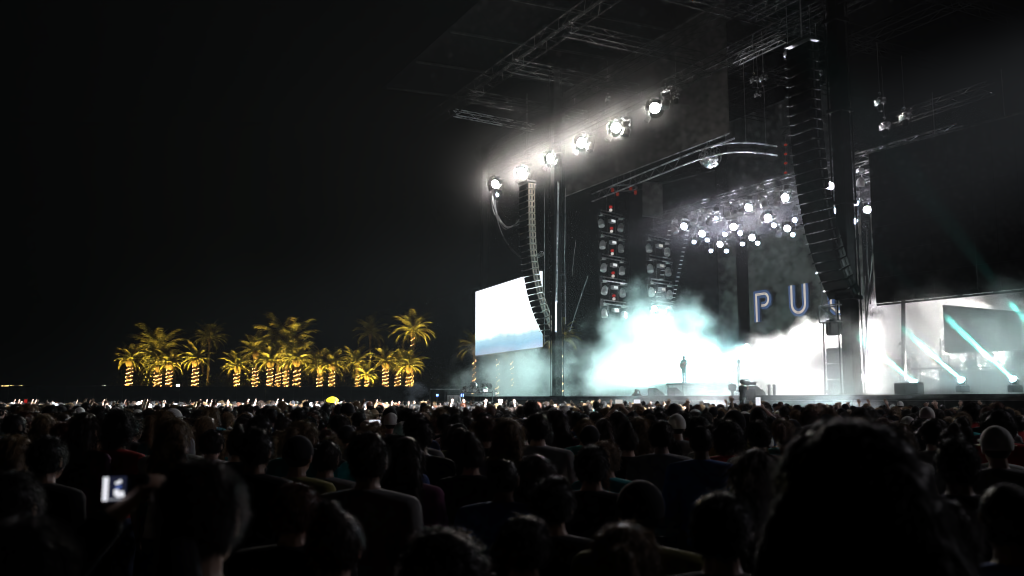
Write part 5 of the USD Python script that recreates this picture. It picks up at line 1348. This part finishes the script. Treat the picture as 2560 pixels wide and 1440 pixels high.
# person holding the small camera with the bright display
hx, hy, hs = lp(160, 1.75), 1.62, 0.90
tr = math.atan2(-0.30, 1)
stand('/World/person_type_filming', hx, hy, TOPS['/World/person_type_filming'] * hs, 'person at lower left filming with a small bright screened camera', None, tr, 1.05)
wr_ = local(hx, hy, tr, wf[1][0] * [hs * 1.05, hs * 1.05, hs]); wl_ = local(hx, hy, tr, wf[-1][0] * [hs * 1.05, hs * 1.05, hs])
pc_ = (wr_ + wl_) / 2 + np.array([0.0, 0.03, 0.075 * hs])
pz = at_depth(286, 1222, 1.95)
t, x_, u_, n_ = phone('compact_camera', 'small camera with bright display held up at lower left', pz, np.array([0, 0, EYE_HEIGHT]) - pz, 0.050, 0.056, 'display_dark', 'camera')
part(t, 'menu_strip', box(-x_ * 0.0175 + n_ * 0.0082, (0.0105, 0.050, 0.0015), (x_, u_, n_)), 'phone_white')
def blob_part(pts, mtl):
    m = trimesh.creation.extrude_polygon(Polygon(pts).buffer(0.0012), 0.001, engine='earcut')
    T = np.eye(4); T[:3, 0], T[:3, 1], T[:3, 2], T[:3, 3] = x_, u_, n_, n_ * 0.0076
    m.apply_transform(T); part(t, 'picture', m, mtl)
blob_part([(0.001, 0.012), (0.012, 0.018), (0.013, 0.0135), (0.004, 0.0095)], 'phone_white')
blob_part([(0.000, -0.004), (0.006, -0.001), (0.011, -0.008), (0.017, -0.006), (0.0195, -0.016), (0.008, -0.0175), (0.001, -0.013)], 'phone_white')
blob_part([(0.002, 0.004), (0.012, 0.007), (0.012, 0.001), (0.004, 0.0)], 'display_blue')
blob_part([(-0.010, -0.021), (0.016, -0.0215), (0.016, -0.0235), (-0.010, -0.023)], 'display_grey')
part(t, 'grip', rbox((0.045, 0.06, 0.022), 0.006, x_ * 0.048 - n_ * 0.004, (x_, u_, n_)), 'phone_shell')
NEAR = [(STAND[5], 838, 1246, 2.75, 'person with hair in a small bun low in the lower left'), (STAND[11], 738, 1206, 3.3, 'person with reddish hair behind the low bun wearer'),
        (STAND[1], 922, 1078, 3.9, 'broad person in grey T-shirt with lit shoulders, left of centre'), (STAND[5], 1178, 1078, 5.6, 'person with a tall top bun left of centre, rim lit'),
        (STAND[2], 1258, 1148, 4.6, 'narrow cropped head below the left end of the fog'), (STAND[0], 1478, 1112, 4.6, 'person with curved lit shoulders at lower centre'),
        (STAND[6], 1514, 1102, 5.6, 'person with spiky blond ponytail right of the lower centre shoulders'), (STAND[1], 1652, 1050, 6.6, 'person with rim lit brown hair and ears, below the guitarist'),
        (STAND[0], 1310, 1290, 3.0, 'low dark head at the bottom, below the fog cloud'), (STAND[8], 2490, 1064, 5.2, 'person in pale cap with lit shoulder near the right edge'),
        (STAND[2], 1752, 1064, 6.2, 'cropped head right of the rim lit ears'), (STAND[3], 1340, 1135, 5.0, 'long haired head beside the narrow cropped head'),
        (STAND[0], 1380, 1190, 3.5, 'dark broad back at the bottom centre'), (STAND[2], 985, 1085, 5.8, 'long necked cropped head right of the grey T-shirt'),
        (STAND[3], 1015, 1090, 4.9, 'person with long brown hair and lit shoulder, right of the grey T-shirt'), (STAND[0], 118, 1090, 4.6, 'dark head at the far left edge of the near crowd'),
        (STAND[3], 215, 1030, 6.4, 'long haired head at far left under the floodlight'), (STAND[7], 300, 1024, 6.6, 'curly head at left under the leftmost palm'),
        (STAND[4], 40, 1085, 5.4, 'blond long haired person with lit cheek at the far left edge'), (STAND[0], 640, 1070, 4.8, 'dark head between the olive hood and the grey T-shirt'),
        (STAND[9], 745, 1088, 5.2, 'dark capped head above the reddish hair'), (STAND[1], 815, 1100, 5.6, 'brown head left of the broad grey T-shirt'),
        (STAND[3], 1890, 1120, 3.4, 'long haired head left of the big bushy hair'), (STAND[0], 2390, 1092, 3.8, 'dark head right of the big bushy hair'),
        (STAND[4], 2240, 1052, 6.0, 'blond head lit at its left edge, right of the bushy hair top'), (STAND[1], 2330, 1045, 6.8, 'brown head right of the blond lit one'),
        (STAND[3], 2030, 1060, 5.0, 'long haired head just left of the bushy hair top'), (STAND[9], 1600, 1200, 3.2, 'dark capped head low at centre right'),
        (STAND[0], 1800, 1230, 2.6, 'low dark head left of the bushy haired silhouette'), (STAND[2], 2520, 1210, 2.6, 'low cropped head in the lower right corner'),
        (STAND[7], 1110, 1320, 2.6, 'curly low head at the bottom, left of centre'), (STAND[0], 30, 1180, 2.9, 'dark head in the lower left corner'),
        (STAND[1], 2360, 1250, 2.4, 'low brown head at the bottom right'), (STAND[6], 1560, 1310, 2.4, 'low ponytail head at the bottom centre')]
for a in NEAR: near(*a)

# ---- held up things farther off
def holder(p, px, top_y, y, label, turn=None):
    a = at_depth(px, top_y, y)
    stand(p, a[0], a[1], a[2], label, None, turn)
    k = a[2] / TOPS[p]
    rz = face_to(a[0], a[1], FOCUS[0], FOCUS[1]) if turn is None else turn
    w = WRIST[p]
    return [local(a[0], a[1], rz, w[s][0] * k) for s in (1, -1)], k, rz
for k, (px, ty, y, lab, plab, w, h) in enumerate(((1546, 1040, 13.5, 'silhouette holding a phone high with both hands below the fog', 'phone held high by two dark hands below the fog cloud', 0.12, 0.065),
                                         (1592, 1036, 15, 'silhouette raising a small phone right of the two hands', 'small bluish phone right of the phone held by two hands', 0.12, 0.07),
                                         (1900, 1044, 12, 'silhouette filming between heads under the letter P', 'phone glowing among heads under the letter P', 0.07, 0.12))):
    w_, k_, rz_ = holder(PHONE, px, ty, y, lab)
    c = (w_[0] + w_[1]) / 2 + [0, 0, 0.10]
    phone('phone', plab, c, np.array([0, 0, 1.8]) - c, w, h, 'phone_white' if k else 'lens_dim')
for px, py, y, plab, w, h in ((937, 1056, 8.6, 'tiny bright phone in the dark crowd below the yellow fan', 0.11, 0.05), (1312, 1049, 9.5, 'tiny white phone glint below the bright screen', 0.055, 0.03)):
    c = at_depth(px, py, y)
    phone('phone', plab, c, np.array([0, 0, 1.8]) - c, w, h, 'phone_white')
    stand(PHONE_LOW, c[0] - 0.02, c[1] - 0.36, c[2] - 0.02, 'person hidden in the crowd holding the ' + plab.split(' in ')[0].split(' below')[0], None, 0.05)
holder(ARCH, 2062, 1044, 11.5, 'silhouette with both arms arched overhead, right of the letters')
a = at_depth(485, 1019, 30); stand(GREEN, a[0], a[1], a[2], 'brightly lit person in a green knit hat under the second palms')
for px, ty, y, pr, lab in ((618, 1017, 31, RAISE[0], 'brightly lit person with both arms raised under the round trunk palm'), (1017, 1019, 34, RAISE[3], 'person raising an open hand below the tallest palm'),
                           (1160, 1017, 38, RAISE[1], 'person raising a fist at the left edge of the screen'), (1272, 1015, 38, RAISE[0], 'person with both arms up under the bright screen'),
                           (1303, 1013, 40, RAISE[1], 'person raising a fist right of the two raised arms under the screen'), (1362, 1015, 36, RAISE[3], 'person with open hand raised at the right end of the screen'),
                           (1440, 1014, 38, RAISE[1], 'person raising a fist under the left part of the fog'), (1395, 1015, 40, RAISE[2], 'person pointing up under the left part of the fog'),
                           (1804, 1020, 20, RAISE[3], 'silhouette raising an open hand under the twin cyan globes'), (1774, 1018, 24, RAISE[2], 'silhouette pointing at the stage under the twin cyan globes'),
                           (475, 1014, 36, RAISE[2], 'person pointing up under the second palms'), (335, 1014, 34, RAISE[1], 'person raising a fist under the leftmost palm'), (690, 1014, 36, RAISE[0], 'person with raised arms under the four close trunks'),
                           (878, 1016, 34, RAISE[1], 'person raising a fist just right of the yellow fan'), (950, 1017, 36, RAISE[1], 'person raising a pale fist under the dim palms'), (1098, 1015, 36, RAISE[2], 'person pointing up left of the grey case')):
    a = at_depth(px, ty, y); stand(pr, a[0], a[1], a[2], lab)
# the yellow fan
fp = at_depth(831, 1020, 26)
t = thing('yellow_fan', 'big pleated yellow hand fan held up above the crowd', 'fan', fp, math.atan2(-fp[0], fp[1]) + 0.7)
N_ = 14
for i in range(N_):
    a0 = math.radians(42 + (138 - 42) * i / N_); a1 = math.radians(42 + (138 - 42) * (i + 1) / N_); am = (a0 + a1) / 2
    f2 = lambda a, r, y: (math.cos(a) * r, y, math.sin(a) * r)
    R_ = 0.33
    pts = [f2(a0, 0.05, 0), f2(am, 0.05, 0.012), f2(a1, 0.05, 0), f2(a1, R_, 0), f2(am, R_, 0.02), f2(a0, R_, 0)]
    v = np.array(pts + [np.array(p) + [0, 0.004, 0] for p in pts])
    f = [[0, 1, 4], [0, 4, 5], [1, 2, 3], [1, 3, 4], [6, 10, 7], [6, 11, 10], [7, 9, 8], [7, 10, 9], [5, 4, 10], [5, 10, 11], [4, 3, 9], [4, 9, 10]]
    part(t, 'pleat', trimesh.Trimesh(v, np.array(f), process=False), 'fan_yellow')
part(t, 'handle', tube([(0, 0, -0.16), (0, 0, 0.06)], 0.012, 6), 'palm_bark')
stand(RAISE[3], fp[0] - 0.22, fp[1] + 0.05, 1.60, 'brightly lit person holding up the yellow fan')

# ---- the rest of the crowd on a jittered grid, everyone facing the stage
def on_field(x, y):
    rel = np.array([x, y]) - ORIGIN
    return rel @ INTO < -6.2
cells = []
y = 6.3
while y < 62:
    sp = 0.50 + 0.004 * y
    n = int((ray(2600, 1000)[0] / ray(2600, 1000)[1] * y + y * 0.62) / sp)
    for i in range(n):
        x = -y * 0.62 + i * sp + rng.uniform(-0.16, 0.16) + (0.28 if int(y / sp) % 2 else 0)
        yy = y + rng.uniform(-0.2, 0.2)
        if not on_field(x, yy): continue
        if yy > 40 and x < -6 and yy > 46 - 0 * x: 
            if yy > 56: continue
        cells.append((yy, x))
    y += sp * 1.12
cells.sort()
LAND = [(110, 'below the golden festoon lights'), (200, 'far left, in the dark'), (290, 'below the white floodlight pair'), (360, 'below the leftmost palm'), (455, 'below the paired glowing trunks'), (545, 'below the dark gap between palms'),
        (640, 'below the round glowing trunk'), (720, 'below the four close trunks'), (790, 'below the largest palm'), (880, 'below the yellow fan'), (960, 'below the dim palms'), (1060, 'below the tallest palm'), (1160, 'below the smoke puff and mast'),
        (1270, 'below the bright screen'), (1360, 'below the loudspeaker array'), (1450, 'below the ladder tower'), (1560, 'below the lighting pods'), (1650, 'below the brightest fog'), (1740, 'below the guitarist'), (1820, 'below the cyan globes'),
        (1890, 'below the camera operator'), (1970, 'below the letters'), (2080, 'below the white plume'), (2160, 'below the black tower'), (2260, 'below the blank screen corner'), (2360, 'below the leftmost beam'), (2450, 'below the middle beam'), (2700, 'below the right beam')]
free = []
taken = np.array(CROWD)
for yy, x in cells:
    d2 = ((taken - [x, yy]) ** 2).sum(1).min()
    if d2 < 0.27 ** 2: continue
    free.append((yy, x))
FEW = [p for p in STAND if not p.endswith('_hat')]
def pick(yy, x):
    h = rng.gauss(1.605, 0.07)
    if yy > 18 and rng.random() < 0.07: return rng.choice(RAISE), min(h, 1.62) - 0.06
    return rng.choice(STAND if rng.random() < 0.2 else FEW), min(max(h, 1.46), 1.72 if yy < 12 else 1.78)
chosen, rest = [], []
limit = 300 - len([1 for _ in CROWD])
for yy, x in free:
    pr, h = pick(yy, x)
    px, py = pixel((x, yy, h))
    if len(chosen) < limit and -40 < px < 2600: chosen.append((yy, x, pr, h, px))
    else: rest.append((yy, x, pr, h))
BANDS = [(7.5, 'near'), (9, 'second'), (10.5, 'third'), (12, 'fourth'), (14, 'fifth'), (99, 'sixth')]
keys = {}
for c in chosen:
    land = next(w for m_, w in LAND if c[4] < m_)
    keys.setdefault((WORDS[c[2]], land), []).append(c)
NTH = ['nearest', 'second nearest', 'third nearest', 'fourth nearest', 'fifth nearest', 'sixth nearest', 'seventh nearest', 'eighth nearest']
for (w, land), cs in keys.items():
    cs.sort()
    for i, (yy, x, pr, h, px) in enumerate(cs):
        lab = f'person with {w}, {land}' + (f', {NTH[i]}' if len(cs) > 1 else '')
        lab = lab.replace('with both', 'with both').replace('with one', 'with one')
        stand(pr, x, yy, h, lab, 'festival crowd watching the stage', face_to(x, yy, FOCUS[0], FOCUS[1]) + rng.uniform(-0.35, 0.35), rng.uniform(0.96, 1.12))
pi = UsdGeom.PointInstancer.Define(stage, '/World/crowd')
tag(pi.GetPrim(), 'packed mass of small distant heads before the stage', None, None, 'stuff')
kinds = STAND + RAISE
for i, p in enumerate(kinds):
    x = UsdGeom.Xform.Define(stage, f'/World/crowd/figure_{i:03d}')
    x.GetPrim().GetReferences().AddInternalReference(p)
pi.CreatePrototypesRel().SetTargets([Sdf.Path(f'/World/crowd/figure_{i:03d}') for i in range(len(kinds))])
pos, ori, sca, idx = [], [], [], []
for yy, x, pr, h in rest:
    rz = face_to(x, yy, FOCUS[0], FOCUS[1]) + rng.uniform(-0.5, 0.5)
    k = h / TOPS[pr]
    pos.append(Gf.Vec3f(x, yy, 0)); ori.append(Gf.Quath(math.cos(rz / 2), 0, 0, math.sin(rz / 2))); sca.append(Gf.Vec3f(k, k, k)); idx.append(kinds.index(pr))
pi.CreatePositionsAttr(pos); pi.CreateOrientationsAttr(ori); pi.CreateScalesAttr(sca); pi.CreateProtoIndicesAttr(idx)
print('crowd', len(chosen), len(rest))
